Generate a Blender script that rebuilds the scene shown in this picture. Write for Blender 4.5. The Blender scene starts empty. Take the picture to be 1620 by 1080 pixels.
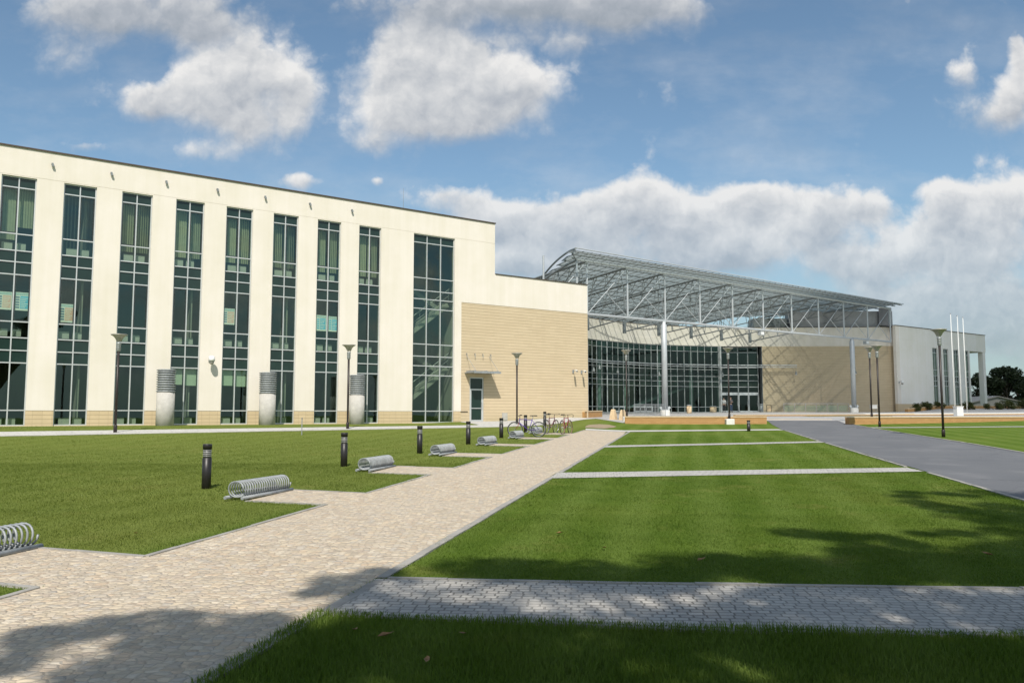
import bpy, math, random
import numpy as np
from mathutils import Vector, Matrix

random.seed(7)
RNG = np.random.default_rng(11)
C = bpy.context.scene.collection
SC = bpy.context.scene

# ------------------------------------------------------------------ camera
cam_d = bpy.data.cameras.new("camera")
cam_d.lens = 29.07
cam_d.sensor_width = 36
cam_d.sensor_fit = 'HORIZONTAL'
cam_d.clip_end = 5000
cam = bpy.data.objects.new("camera", cam_d)
cam.location = (0, 0, 1.75)
cam.rotation_euler = (math.radians(90 + 4.98), 0, 0)
C.objects.link(cam)
SC.camera = cam
SC.view_settings.view_transform = 'Standard'
SC.view_settings.look = 'None'
SC.view_settings.exposure = 0.15
SC.view_settings.gamma = 1.0
SC.cycles.max_bounces = 8
SC.cycles.transparent_max_bounces = 24
SC.cycles.caustics_reflective = False
SC.cycles.caustics_refractive = False
SC.cycles.sample_clamp_indirect = 6.0

# ------------------------------------------------------------------ sun
SUN_TRAVEL = Vector((-0.06, 1.80, -2.05)).normalized()
SUN_EL = math.asin(-SUN_TRAVEL.z)
sun_d = bpy.data.lights.new("sun", 'SUN')
sun_d.energy = 4.4
sun_d.angle = math.radians(1.0)
sun_d.color = (1.0, 0.94, 0.85)
sun = bpy.data.objects.new("sun", sun_d)
sun.rotation_euler = SUN_TRAVEL.to_track_quat('-Z', 'Y').to_euler()
sun.location = (0, -20, 40)
C.objects.link(sun)

# ------------------------------------------------------------------ sky
CLOUDS = [(-0.485, 0.502, 0.151, 0.046, 1), (-0.554, 0.445, 0.040, 0.030, 0.40), (-0.395, 0.478, 0.048, 0.022, 0.6),
 (-0.339, 0.42, 0.079, 0.049, 1), (-0.402, 0.387, 0.075, 0.037, 1), (-0.268, 0.392, 0.034, 0.036, 0.75),
 (-0.318, 0.352, 0.066, 0.031, 0.85), (-0.445, 0.387, 0.031, 0.023, 0.7), (-0.352, 0.319, 0.094, 0.02, 0.5),
 (-0.127, 0.44, 0.059, 0.045, 1), (-0.063, 0.412, 0.087, 0.045, 1), (0.016, 0.4, 0.063, 0.033, 0.9),
 (-0.134, 0.367, 0.063, 0.041, 1), (-0.039, 0.359, 0.086, 0.028, 0.8), (-0.170, 0.330, 0.035, 0.018, 0.45),
 (-0.016, 0.51, 0.207, 0.033, 1), (0.151, 0.506, 0.103, 0.037, 0.9), (0.055, 0.461, 0.095, 0.021, 0.5),
 (-0.07, 0.259, 0.043, 0.024, 0.9), (-0.039, 0.227, 0.047, 0.024, 0.8), (0.031, 0.231, 0.066, 0.032, 1),
 (0.093, 0.247, 0.062, 0.03, 0.9), (0.16, 0.263, 0.043, 0.036, 1), (0.218, 0.239, 0.07, 0.032, 1),
 (0.304, 0.259, 0.051, 0.03, 1), (0.373, 0.239, 0.07, 0.038, 1), (0.147, 0.208, 0.155, 0.032, 1),
 (0.287, 0.208, 0.116, 0.03, 1), (0.44, 0.251, 0.031, 0.02, 0.7), (0.402, 0.176, 0.07, 0.025, 0.9),
 (0.496, 0.196, 0.062, 0.039, 1), (0.56, 0.239, 0.062, 0.04, 1), (0.538, 0.267, 0.039, 0.02, 0.8),
 (0.619, 0.259, 0.039, 0.04, 1), (0.596, 0.188, 0.07, 0.039, 1), (0.532, 0.137, 0.139, 0.031, 1),
 (0.491, 0.095, 0.154, 0.035, 0.7), (0.607, 0.103, 0.061, 0.047, 0.7), (0.605, 0.367, 0.047, 0.026, 0.9),
 (0.564, 0.416, 0.021, 0.029, 0.6), (0.634, 0.445, 0.017, 0.049, 0.9), (0.622, 0.396, 0.032, 0.033, 0.7),
 (-0.262, 0.287, 0.035, 0.013, 0.7), (-0.164, 0.285, 0.011, 0.008, 0.6), (-0.525, 0.331, 0.024, 0.008, 0.5),
 (0.008, 0.18, 0.07, 0.02, 0.8), (0.116, 0.173, 0.093, 0.02, 0.6), (0.248, 0.184, 0.046, 0.017, 0.7)]


class NT:
    """small node-tree writer"""
    def __init__(self, tree):
        self.t = tree
        self.n = tree.nodes
        self.l = tree.links

    def node(self, typ, **kw):
        n = self.n.new(typ)
        for k, v in kw.items():
            setattr(n, k, v)
        return n

    def put(self, sock, v):
        if isinstance(v, bpy.types.NodeSocket):
            self.l.new(v, sock)
        elif v is not None:
            if hasattr(sock.default_value, '__len__') and not hasattr(v, '__len__'):
                v = (v,) * len(sock.default_value)
            if hasattr(sock.default_value, '__len__') and len(sock.default_value) == 4 and len(v) == 3:
                v = tuple(v) + (1,)
            sock.default_value = v

    def math(self, op, a, b=None, c=None, clamp=False):
        n = self.node('ShaderNodeMath', operation=op, use_clamp=clamp)
        for i, v in enumerate((a, b, c)):
            if v is not None:
                self.put(n.inputs[i], v)
        return n.outputs[0]

    def vec(self, op, a, b=None, c=None):
        n = self.node('ShaderNodeVectorMath', operation=op)
        for i, v in enumerate((a, b, c)):
            if v is not None:
                self.put(n.inputs[i], v)
        return n.outputs['Value'] if op in ('DOT_PRODUCT', 'LENGTH', 'DISTANCE') else n.outputs[0]

    def mix(self, f, a, b, blend='MIX'):
        n = self.node('ShaderNodeMix', data_type='RGBA', blend_type=blend)
        self.put(n.inputs[0], f)
        self.put(n.inputs[6], a)
        self.put(n.inputs[7], b)
        return n.outputs[2]

    def noise(self, vec, scale, detail=4, rough=0.55, dim='3D', out='Fac', distortion=0.0):
        n = self.node('ShaderNodeTexNoise', noise_dimensions=dim)
        if vec is not None:
            self.l.new(vec, n.inputs['Vector'])
        n.inputs['Scale'].default_value = scale
        n.inputs['Detail'].default_value = detail
        n.inputs['Roughness'].default_value = rough
        n.inputs['Distortion'].default_value = distortion
        return n.outputs[out]

    def ramp(self, fac, stops, interp='LINEAR'):
        n = self.node('ShaderNodeValToRGB')
        cr = n.color_ramp
        cr.interpolation = interp
        while len(cr.elements) < len(stops):
            cr.elements.new(0.5)
        for e, (p, c) in zip(cr.elements, stops):
            e.position = p
            e.color = tuple(c) + (1,) if len(c) == 3 else c
        self.l.new(fac, n.inputs[0])
        return n.outputs[0]

    def maprange(self, v, a, b, c=0.0, d=1.0, smooth=False):
        n = self.node('ShaderNodeMapRange')
        if smooth:
            n.interpolation_type = 'SMOOTHSTEP'
        self.put(n.inputs[0], v)
        n.inputs[1].default_value = a
        n.inputs[2].default_value = b
        n.inputs[3].default_value = c
        n.inputs[4].default_value = d
        return n.outputs[0]


def build_world():
    w = bpy.data.worlds.new("World")
    SC.world = w
    w.use_nodes = True
    t = NT(w.node_tree)
    t.n.clear()
    out = t.node('ShaderNodeOutputWorld')
    bg = t.node('ShaderNodeBackground')
    bg.inputs['Strength'].default_value = 0.098
    t.l.new(bg.outputs[0], out.inputs[0])
    sky = t.node('ShaderNodeTexSky', sky_type='NISHITA')
    sky.sun_disc = False
    sky.sun_elevation = SUN_EL
    sky.sun_rotation = math.radians(180)
    sky.air_density = 1.0
    sky.dust_density = 0.8
    sky.ozone_density = 1.6
    tc = t.node('ShaderNodeTexCoord')
    sep = t.node('ShaderNodeSeparateXYZ')
    t.l.new(tc.outputs['Generated'], sep.inputs[0])
    y = t.math('MAXIMUM', t.math('ABSOLUTE', sep.outputs[1]), 0.08)
    u = t.math('DIVIDE', sep.outputs[0], y)
    v = t.math('DIVIDE', sep.outputs[2], y)
    uvn = t.node('ShaderNodeCombineXYZ')
    t.l.new(u, uvn.inputs[0]); t.l.new(v, uvn.inputs[1])
    uv = uvn.outputs[0]
    n1 = t.noise(uv, 9.0, 5, 0.55, out='Color')
    warp = t.vec('MULTIPLY', t.vec('SUBTRACT', n1, (0.5, 0.5, 0.5)), (0.040, 0.030, 0.0))
    p = t.vec('ADD', uv, warp)
    dens = 0.0
    grad = 0.0
    for (cu, cw, ru, rw, a) in CLOUDS:
        sx, sy = 1 / (ru * 0.88), 1 / (rw * 0.90)
        q = t.vec('MULTIPLY_ADD', p, (sx, sy, 0), (-cu * sx, -cw * sy, 0))
        d2 = t.vec('DOT_PRODUCT', q, q)
        g = t.math('POWER', 0.3679, d2)
        dens = t.math('MULTIPLY_ADD', g, a, dens)
        yy = t.vec('DOT_PRODUCT', q, (0, a, 0))
        grad = t.math('MULTIPLY_ADD', g, yy, grad)
    rel = t.math('DIVIDE', grad, t.math('ADD', dens, 0.15))
    def billow(vec, scale, detail):
        n = t.node('ShaderNodeTexVoronoi', feature='SMOOTH_F1', voronoi_dimensions='2D')
        t.l.new(vec, n.inputs['Vector'])
        n.inputs['Scale'].default_value = scale
        n.inputs['Detail'].default_value = detail
        n.inputs['Roughness'].default_value = 0.55
        n.inputs['Lacunarity'].default_value = 2.1
        n.inputs['Smoothness'].default_value = 0.35
        n.normalize = True
        return t.math('SUBTRACT', 1.0, n.outputs['Distance'])
    wv = t.vec('MULTIPLY_ADD', t.vec('SUBTRACT', t.noise(uv, 26.0, 4, 0.6, out='Color'), (0.5, 0.5, 0.5)), (0.030, 0.022, 0.0), uv)
    bl = billow(wv, 13.0, 4.0)
    bl_up = billow(t.vec('ADD', wv, (-0.006, 0.012, 0.0)), 13.0, 4.0)
    fb = t.noise(uv, 8.0, 8, 0.6)
    # wisps everywhere, also behind the viewer
    wis = t.noise(t.vec('MULTIPLY', uv, (1.0, 2.2, 1.0)), 4.5, 6, 0.6)
    dsum = t.math('MULTIPLY_ADD', t.math('SUBTRACT', bl, 0.62), 1.35, t.math('MINIMUM', dens, 1.15))
    dsum = t.math('MULTIPLY_ADD', t.math('SUBTRACT', fb, 0.5), t.maprange(v, 0.32, 0.24, 0.95, 1.75), dsum)
    front = t.maprange(sep.outputs[1], 0.0, 0.15)
    # crisp sunlit heads, ragged soft undersides
    wid = t.maprange(rel, -0.5, 0.40, 1.05, 0.46)
    al = t.node('ShaderNodeMapRange', interpolation_type='SMOOTHSTEP')
    t.l.new(dsum, al.inputs[0])
    al.inputs[1].default_value = 0.26
    t.l.new(t.math('ADD', wid, 0.26), al.inputs[2])
    alpha = t.math('MULTIPLY', al.outputs[0], t.maprange(v, 0.10, 0.30, 0.58, 0.97))
    thin = t.math('MULTIPLY', t.maprange(wis, 0.45, 0.75), 0.26)
    alpha = t.math('MAXIMUM', t.math('MULTIPLY', alpha, front), thin)
    up = t.maprange(sep.outputs[2], 0.0, 0.03)
    back = t.math('MULTIPLY', t.maprange(wis, 0.42, 0.60), t.math('SUBTRACT', 1.0, front))
    alpha = t.math('MAXIMUM', alpha, back)
    alpha = t.math('MULTIPLY', alpha, up)
    # light: billows catch the sun on their upper side, undersides and thick middles stay grey
    fl = t.noise(uv, 7.0, 6, 0.6)
    lit = t.math('MULTIPLY_ADD', rel, 0.50, 0.60)
    lit = t.math('MULTIPLY_ADD', t.math('SUBTRACT', fl, 0.5), 0.9, lit)
    lit = t.math('MULTIPLY_ADD', t.math('SUBTRACT', bl, bl_up), 1.2, lit)
    lit = t.math('MULTIPLY_ADD', t.math('SUBTRACT', bl, 0.62), 0.45, lit)
    edge = t.maprange(dsum, 0.5, 1.6, 0.16, -0.14)
    lit = t.math('ADD', lit, edge)
    hi = t.maprange(v, 0.43, 0.50, 0.0, 0.42)
    lo = t.maprange(v, 0.20, 0.10, 0.0, 0.34)
    lit = t.math('SUBTRACT', t.math('SUBTRACT', lit, hi), lo)
    ccol = t.ramp(lit, [(0.0, (3.1, 3.5, 4.0)), (0.30, (4.1, 4.4, 4.85)), (0.60, (5.7, 5.85, 6.05)), (1.0, (8.0, 7.9, 7.75))])
    # paler, greyer air low down
    haze = t.maprange(v, 0.30, 0.0, 0.0, 0.75)
    hz = t.mix(t.math('MULTIPLY', haze, 1.0), sky.outputs[0], (2.7, 3.35, 4.0))
    tint = t.mix(1.0, hz, (1.10, 1.20, 1.15), 'MULTIPLY')
    col = t.mix(alpha, tint, ccol)
    t.l.new(col, bg.inputs[0])


build_world()

# ------------------------------------------------------------------ terrain
TH = math.radians(54.5)
DV = np.array([math.sin(TH), math.cos(TH)])       # along the long facade
NV = np.array([-DV[1], DV[0]])                    # into the building
OX, OY = -2.8, 55.0                               # left jamb of the side door
ROT = math.atan2(DV[1], DV[0])


def ss(a, b, x):
    t = np.clip((x - a) / (b - a), 0, 1)
    return t * t * (3 - 2 * t)


def G(X, Y):
    """height of the ground"""
    X = np.asarray(X, float); Y = np.asarray(Y, float)
    s = (X - OX) * DV[0] + (Y - OY) * DV[1]
    q = X * NV[0] + Y * NV[1]
    plane = 0.02 * np.clip(Y, -60, 100)
    zf = 1.13 + 0.10 * ss(-4, 0, s) + 0.27 * ss(1, 9, s)
    w = ss(30, 45, q)
    zl = plane * (1 - w) + zf * w
    zr = np.interp(Y, [-60, 0, 52, 64, 77, 97, 120, 200, 600], [-1.2, 0, 1.04, 1.50, 1.54, 1.90, 1.95, 1.9, 1.0])
    zr = zr + 0.42 * ss(45, 52, X) * ss(90, 101, Y)
    b = ss(3, 8, X)
    return zl * (1 - b) + zr * b


def g(x, y):
    return float(G(x, y))


def W(s, v):
    """facade coordinates to world"""
    return (OX + s * DV[0] + v * NV[0], OY + s * DV[1] + v * NV[1])


# ------------------------------------------------------------------ materials
def _base(name):
    m = bpy.data.materials.new(name)
    m.use_nodes = True
    t = NT(m.node_tree)
    b = t.n['Principled BSDF']
    return m, t, b


def simple(name, col, rough=0.6, metal=0.0, var=0.10, scale=6.0, bump=0.0, bscale=60.0, spec=None):
    m, t, b = _base(name)
    tc = t.node('ShaderNodeTexCoord')
    if var > 0:
        nz = t.noise(tc.outputs['Object'], scale, 5, 0.6)
        f = t.maprange(nz, 0.3, 0.7, 1 - var, 1 + var)
        c = t.mix(1.0, col, f, 'MULTIPLY')
        cc = t.node('ShaderNodeCombineColor')
        t.l.new(f, cc.inputs[0]); t.l.new(f, cc.inputs[1]); t.l.new(f, cc.inputs[2])
        c = t.mix(1.0, col, cc.outputs[0], 'MULTIPLY')
        t.l.new(c, b.inputs['Base Color'])
    else:
        b.inputs['Base Color'].default_value = tuple(col) + (1,)
    b.inputs['Roughness'].default_value = rough
    b.inputs['Metallic'].default_value = metal
    if spec is not None:
        b.inputs['Specular IOR Level'].default_value = spec
    if bump > 0:
        bn = t.node('ShaderNodeBump')
        bn.inputs['Strength'].default_value = bump
        bn.inputs['Distance'].default_value = 0.01
        t.l.new(t.noise(tc.outputs['Object'], bscale, 4, 0.6), bn.inputs['Height'])
        t.l.new(bn.outputs[0], b.inputs['Normal'])
    return m


def render_wall(name, col):
    """painted render with faint weather streaks"""
    m, t, b = _base(name)
    tc = t.node('ShaderNodeTexCoord')
    big = t.noise(tc.outputs['Object'], 0.35, 4, 0.6)
    st = t.noise(t.vec('MULTIPLY', tc.outputs['Object'], (1.6, 1.6, 0.07)), 1.6, 5, 0.6)
    f = t.math('ADD', t.maprange(big, 0.3, 0.7, -0.05, 0.045), t.maprange(st, 0.3, 0.75, 0.02, -0.045))
    f = t.math('ADD', f, 1.0)
    cc = t.node('ShaderNodeCombineColor')
    t.l.new(f, cc.inputs[0]); t.l.new(f, cc.inputs[1])
    t.l.new(t.math('MULTIPLY', f, t.math('MULTIPLY_ADD', f, 0.6, 0.4)), cc.inputs[2])
    t.l.new(t.mix(1.0, col, cc.outputs[0], 'MULTIPLY'), b.inputs['Base Color'])
    b.inputs['Roughness'].default_value = 0.85
    b.inputs['Specular IOR Level'].default_value = 0.2
    bn = t.node('ShaderNodeBump')
    bn.inputs['Strength'].default_value = 0.25
    bn.inputs['Distance'].default_value = 0.004
    t.l.new(t.noise(tc.outputs['Object'], 90, 3, 0.6), bn.inputs['Height'])
    t.l.new(bn.outputs[0], b.inputs['Normal'])
    return m


def tiled(name, c1, c2, mortar, bw, bh, msize=0.012, rough=0.75, offset=0.5, varamt=0.6, vert=0.35):
    """stone courses on the UV map (metres): strong bed joints, faint upright joints"""
    m, t, b = _base(name)
    uv = t.node('ShaderNodeUVMap')
    sep = t.node('ShaderNodeSeparateXYZ')
    t.l.new(uv.outputs[0], sep.inputs[0])
    U, V = sep.outputs[0], sep.outputs[1]
    row = t.math('FLOOR', t.math('DIVIDE', V, bh))
    fv = t.math('MULTIPLY', t.math('FRACT', t.math('DIVIDE', V, bh)), bh)
    sh = t.math('MULTIPLY', t.math('FRACT', t.math('MULTIPLY', row, offset)), bw)
    uu = t.math('DIVIDE', t.math('ADD', U, sh), bw)
    fu = t.math('MULTIPLY', t.math('FRACT', uu), bw)
    bed = t.maprange(t.math('MINIMUM', fv, t.math('SUBTRACT', bh, fv)), msize * 0.45, msize, 1.0, 0.0)
    up = t.maprange(t.math('MINIMUM', fu, t.math('SUBTRACT', bw, fu)), msize * 0.3, msize * 0.7, 1.0, 0.0)
    joint = t.math('MAXIMUM', bed, t.math('MULTIPLY', up, vert))
    wn = t.node('ShaderNodeTexWhiteNoise', noise_dimensions='2D')
    cv = t.node('ShaderNodeCombineXYZ')
    t.l.new(t.math('FLOOR', uu), cv.inputs[0]); t.l.new(row, cv.inputs[1])
    t.l.new(cv.outputs[0], wn.inputs['Vector'])
    c = t.mix(wn.outputs['Value'], c1, c2)
    nz = t.noise(uv.outputs[0], 1.3, 6, 0.65)
    st = t.noise(t.vec('MULTIPLY', uv.outputs[0], (1.2, 0.12, 1.0)), 1.4, 5, 0.6)
    c = t.mix(t.maprange(nz, 0.25, 0.75, 0.0, varamt), c, tuple(x * 0.86 for x in c1))
    c = t.mix(t.maprange(st, 0.5, 0.8, 0.0, 0.30), c, tuple(x * 0.80 for x in c1))
    c = t.mix(t.math('MULTIPLY', joint, 0.75), c, mortar)
    t.l.new(c, b.inputs['Base Color'])
    b.inputs['Roughness'].default_value = rough
    b.inputs['Specular IOR Level'].default_value = 0.25
    bn = t.node('ShaderNodeBump')
    bn.inputs['Strength'].default_value = 0.7
    bn.inputs['Distance'].default_value = 0.012
    t.l.new(t.math('MULTIPLY_ADD', nz, 0.15, t.math('SUBTRACT', 1.0, joint)), bn.inputs['Height'])
    t.l.new(bn.outputs[0], b.inputs['Normal'])
    return m


def glass(name, tint, refl=1.0, rough=0.0):
    m, t, b = _base(name)
    t.n.remove(b)
    out = t.n['Material Output']
    tr = t.node('ShaderNodeBsdfTransparent')
    tr.inputs[0].default_value = tuple(tint) + (1,)
    gl = t.node('ShaderNodeBsdfGlossy')
    gl.inputs['Roughness'].default_value = rough
    gl.inputs['Color'].default_value = (0.70, 0.95, 0.86, 1)
    lw = t.node('ShaderNodeLayerWeight')
    lw.inputs['Blend'].default_value = 0.5
    fres = t.math('MULTIPLY_ADD', t.math('POWER', lw.outputs['Facing'], 5.0), 0.90, 0.095)
    geo = t.node('ShaderNodeNewGeometry')
    bn = t.node('ShaderNodeBump')
    bn.inputs['Strength'].default_value = 0.04
    bn.inputs['Distance'].default_value = 0.02
    t.l.new(t.noise(geo.outputs['Position'], 0.9, 2, 0.5), bn.inputs['Height'])
    t.l.new(bn.outputs[0], gl.inputs['Normal'])
    mx = t.node('ShaderNodeMixShader')
    t.l.new(t.math('MULTIPLY', fres, refl, clamp=True), mx.inputs[0])
    t.l.new(tr.outputs[0], mx.inputs[1]); t.l.new(gl.outputs[0], mx.inputs[2])
    t.l.new(mx.outputs[0], out.inputs[0])
    return m


def grass_mat(name, blade=False, lush=1.0):
    m, t, b = _base(name)
    geo = t.node('ShaderNodeNewGeometry')
    pos = geo.outputs['Position']
    big = t.noise(pos, 0.22, 4, 0.6)
    mid = t.noise(pos, 1.6, 5, 0.65)
    fine = t.noise(pos, 38.0, 4, 0.7)
    # mowing lanes run beside the long path
    lane = t.vec('DOT_PRODUCT', pos, (1.0, -0.215, 0.0))
    lane = t.math('MULTIPLY_ADD', t.math('SUBTRACT', mid, 0.5), 0.45, lane)
    sw = t.math('SINE', t.math('MULTIPLY', lane, 5.6))
    c = t.ramp(big, [(0.30, (0.070, 0.130, 0.014)), (0.52, (0.102, 0.162, 0.022)), (0.72, (0.150, 0.186, 0.036))])
    c = t.mix(t.maprange(mid, 0.35, 0.75, 0.0, 0.55), c, (0.150, 0.215, 0.032))
    c = t.mix(t.maprange(sw, -0.6, 1.0, 0.0, 0.42), c, (0.185, 0.250, 0.058))
    c = t.mix(t.maprange(fine, 0.40, 0.72, 0.0, 0.30), c, (0.075, 0.125, 0.016) if not blade else (0.16, 0.24, 0.03))
    dry = t.noise(pos, 0.8, 6, 0.7)
    c = t.mix(t.maprange(dry, 0.56, 0.78, 0.0, 0.55), c, (0.27, 0.24, 0.085))
    if not blade:
        c = t.mix(1.0, c, (0.92, 0.92, 0.92), 'MULTIPLY')
    # the lawn on the facade side of the path is drier
    side = t.maprange(t.vec('DOT_PRODUCT', pos, (1.0, -0.2275, 0.0)), -6.6, -6.0, 0.42, 0.0)
    c = t.mix(side, c, (0.205, 0.215, 0.058))
    t.l.new(c, b.inputs['Base Color'])
    b.inputs['Roughness'].default_value = 0.7 if blade else 0.95
    b.inputs['Specular IOR Level'].default_value = 0.25 if blade else 0.05
    if blade:
        out = t.n['Material Output']
        tl = t.node('ShaderNodeBsdfTranslucent')
        t.l.new(t.mix(1.0, c, (1.1, 1.25, 0.5), 'MULTIPLY'), tl.inputs[0])
        mx = t.node('ShaderNodeMixShader')
        mx.inputs[0].default_value = 0.35
        t.l.new(b.outputs[0], mx.inputs[1]); t.l.new(tl.outputs[0], mx.inputs[2])
        t.l.new(mx.outputs[0], out.inputs[0])
    else:
        bn = t.node('ShaderNodeBump')
        bn.inputs['Strength'].default_value = 0.7
        bn.inputs['Distance'].default_value = 0.05
        h = t.math('MULTIPLY_ADD', t.noise(pos, 14.0, 5, 0.7), 0.6, t.math('MULTIPLY', fine, 0.6))
        t.l.new(h, bn.inputs['Height'])
        t.l.new(bn.outputs[0], b.inputs['Normal'])
    return m


def cobble_mat(name):
    """split sandstone setts, fan-laid, mixed cream, buff, pink and grey"""
    m, t, b = _base(name)
    geo = t.node('ShaderNodeNewGeometry')
    pos = geo.outputs['Position']
    wp = t.vec('MULTIPLY_ADD', t.vec('SUBTRACT', t.noise(pos, 2.2, 3, 0.5, out='Color'), (0.5, 0.5, 0.5)), (0.16, 0.16, 0), pos)
    fl = t.vec('MULTIPLY', wp, (1.0, 1.12, 0.0))
    v1 = t.node('ShaderNodeTexVoronoi', feature='F1')
    v1.inputs['Scale'].default_value = 13.0
    v1.inputs['Randomness'].default_value = 0.55
    t.l.new(fl, v1.inputs['Vector'])
    v2 = t.node('ShaderNodeTexVoronoi', feature='DISTANCE_TO_EDGE')
    v2.inputs['Scale'].default_value = 13.0
    v2.inputs['Randomness'].default_value = 0.55
    t.l.new(fl, v2.inputs['Vector'])
    sp = t.node('ShaderNodeSeparateColor')
    t.l.new(v1.outputs['Color'], sp.inputs[0])
    c = t.ramp(sp.outputs[0], [(0.0, (0.47, 0.41, 0.33)), (0.22, (0.60, 0.53, 0.42)), (0.42, (0.69, 0.60, 0.45)),
                               (0.58, (0.60, 0.48, 0.35)), (0.70, (0.52, 0.49, 0.44)), (0.84, (0.74, 0.67, 0.54)), (1.0, (0.52, 0.44, 0.36))])
    sp2 = sp.outputs[1]
    cc = t.node('ShaderNodeCombineColor')
    k = t.maprange(sp2, 0, 1, 0.80, 1.02)
    for i in range(3):
        t.l.new(k, cc.inputs[i])
    c = t.mix(1.0, c, cc.outputs[0], 'MULTIPLY')
    big = t.noise(pos, 0.5, 4, 0.6)
    c = t.mix(t.maprange(big, 0.4, 0.75, 0.0, 0.30), c, (0.54, 0.50, 0.43))
    dirt = t.noise(pos, 1.7, 6, 0.7)
    c = t.mix(t.maprange(dirt, 0.52, 0.75, 0.0, 0.35), c, (0.36, 0.31, 0.24))
    c = t.mix(1.0, c, (1.0, 0.955, 0.905), 'MULTIPLY')
    nz = t.noise(pos, 45, 4, 0.6)
    c = t.mix(t.maprange(nz, 0.35, 0.75, 0.0, 0.35), c, (0.48, 0.43, 0.35))
    edge = t.maprange(v2.outputs['Distance'], 0.0, 0.075, 1.0, 0.0, smooth=True)
    c = t.mix(t.math('MULTIPLY', edge, 0.42), c, (0.30, 0.26, 0.20))
    t.l.new(c, b.inputs['Base Color'])
    b.inputs['Roughness'].default_value = 0.8
    b.inputs['Specular IOR Level'].default_value = 0.3
    bn = t.node('ShaderNodeBump')
    bn.inputs['Strength'].default_value = 0.55
    bn.inputs['Distance'].default_value = 0.025
    h = t.math('MULTIPLY_ADD', nz, 0.25, t.maprange(v2.outputs['Distance'], 0.0, 0.22, 0.0, 1.0, smooth=True))
    t.l.new(h, bn.inputs['Height'])
    t.l.new(bn.outputs[0], b.inputs['Normal'])
    return m


def setts_mat(name, c1, c2, mortar, size=0.105, ang=0.0, light=None):
    """cut granite setts in rows"""
    m, t, b = _base(name)
    geo = t.node('ShaderNodeNewGeometry')
    pos = geo.outputs['Position']
    wp = t.vec('MULTIPLY_ADD', t.vec('SUBTRACT', t.noise(pos, 5.0, 3, 0.5, out='Color'), (0.5, 0.5, 0.5)), (0.036, 0.036, 0), pos)
    rot = t.node('ShaderNodeVectorRotate', rotation_type='Z_AXIS')
    rot.inputs['Angle'].default_value = ang
    t.l.new(wp, rot.inputs['Vector'])
    br = t.node('ShaderNodeTexBrick')
    br.offset = 0.43
    br.squash = 1.15
    br.squash_frequency = 3
    t.l.new(rot.outputs[0], br.inputs['Vector'])
    br.inputs['Color1'].default_value = tuple(c1) + (1,)
    br.inputs['Color2'].default_value = tuple(c2) + (1,)
    br.inputs['Mortar'].default_value = tuple(mortar) + (1,)
    br.inputs['Scale'].default_value = 1.0
    br.inputs['Mortar Size'].default_value = 0.009
    br.inputs['Mortar Smooth'].default_value = 0.5
    br.inputs['Brick Width'].default_value = size * 1.22
    br.inputs['Row Height'].default_value = size
    nz = t.noise(pos, 60, 4, 0.65)
    big = t.noise(pos, 1.1, 5, 0.6)
    c = t.mix(t.maprange(nz, 0.35, 0.7, 0.0, 0.5), br.outputs[0], tuple(x * 0.75 for x in c1))
    c = t.mix(t.maprange(big, 0.35, 0.7, 0.0, 0.4), c, tuple(x * 1.15 for x in c2))
    t.l.new(c, b.inputs['Base Color'])
    b.inputs['Roughness'].default_value = 0.75
    b.inputs['Specular IOR Level'].default_value = 0.35
    bn = t.node('ShaderNodeBump')
    bn.inputs['Strength'].default_value = 0.9
    bn.inputs['Distance'].default_value = 0.02
    t.l.new(t.math('MULTIPLY_ADD', nz, 0.3, t.math('SUBTRACT', 1.0, br.outputs['Fac'])), bn.inputs['Height'])
    t.l.new(bn.outputs[0], b.inputs['Normal'])
    return m


def asphalt_mat(name):
    m, t, b = _base(name)
    geo = t.node('ShaderNodeNewGeometry')
    pos = geo.outputs['Position']
    big = t.noise(pos, 0.4, 5, 0.65)
    fine = t.noise(pos, 90.0, 3, 0.7)
    c = t.ramp(big, [(0.3, (0.105, 0.110, 0.120)), (0.7, (0.145, 0.148, 0.155))])
    c = t.mix(t.maprange(fine, 0.45, 0.75, 0.0, 0.7), c, (0.19, 0.19, 0.19))
    vc = t.node('ShaderNodeTexVoronoi', feature='DISTANCE_TO_EDGE')
    vc.inputs['Scale'].default_value = 0.22
    t.l.new(t.vec('MULTIPLY_ADD', t.noise(pos, 1.2, 5, 0.7, out='Color'), (1.6, 1.6, 0), pos), vc.inputs['Vector'])
    c = t.mix(t.maprange(vc.outputs['Distance'], 0.0, 0.006, 0.55, 0.0), c, (0.055, 0.055, 0.06))
    pt = t.noise(pos, 0.9, 3, 0.5)
    c = t.mix(t.maprange(pt, 0.53, 0.64, 0.0, 0.45), c, (0.19, 0.19, 0.195))
    sp = t.noise(pos, 2.7, 6, 0.8)
    c = t.mix(t.maprange(sp, 0.70, 0.76, 0.0, 0.6), c, (0.30, 0.29, 0.27))
    t.l.new(c, b.inputs['Base Color'])
    b.inputs['Roughness'].default_value = 0.8
    bn = t.node('ShaderNodeBump')
    bn.inputs['Strength'].default_value = 0.5
    bn.inputs['Distance'].default_value = 0.006
    t.l.new(fine, bn.inputs['Height'])
    t.l.new(bn.outputs[0], b.inputs['Normal'])
    return m


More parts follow.
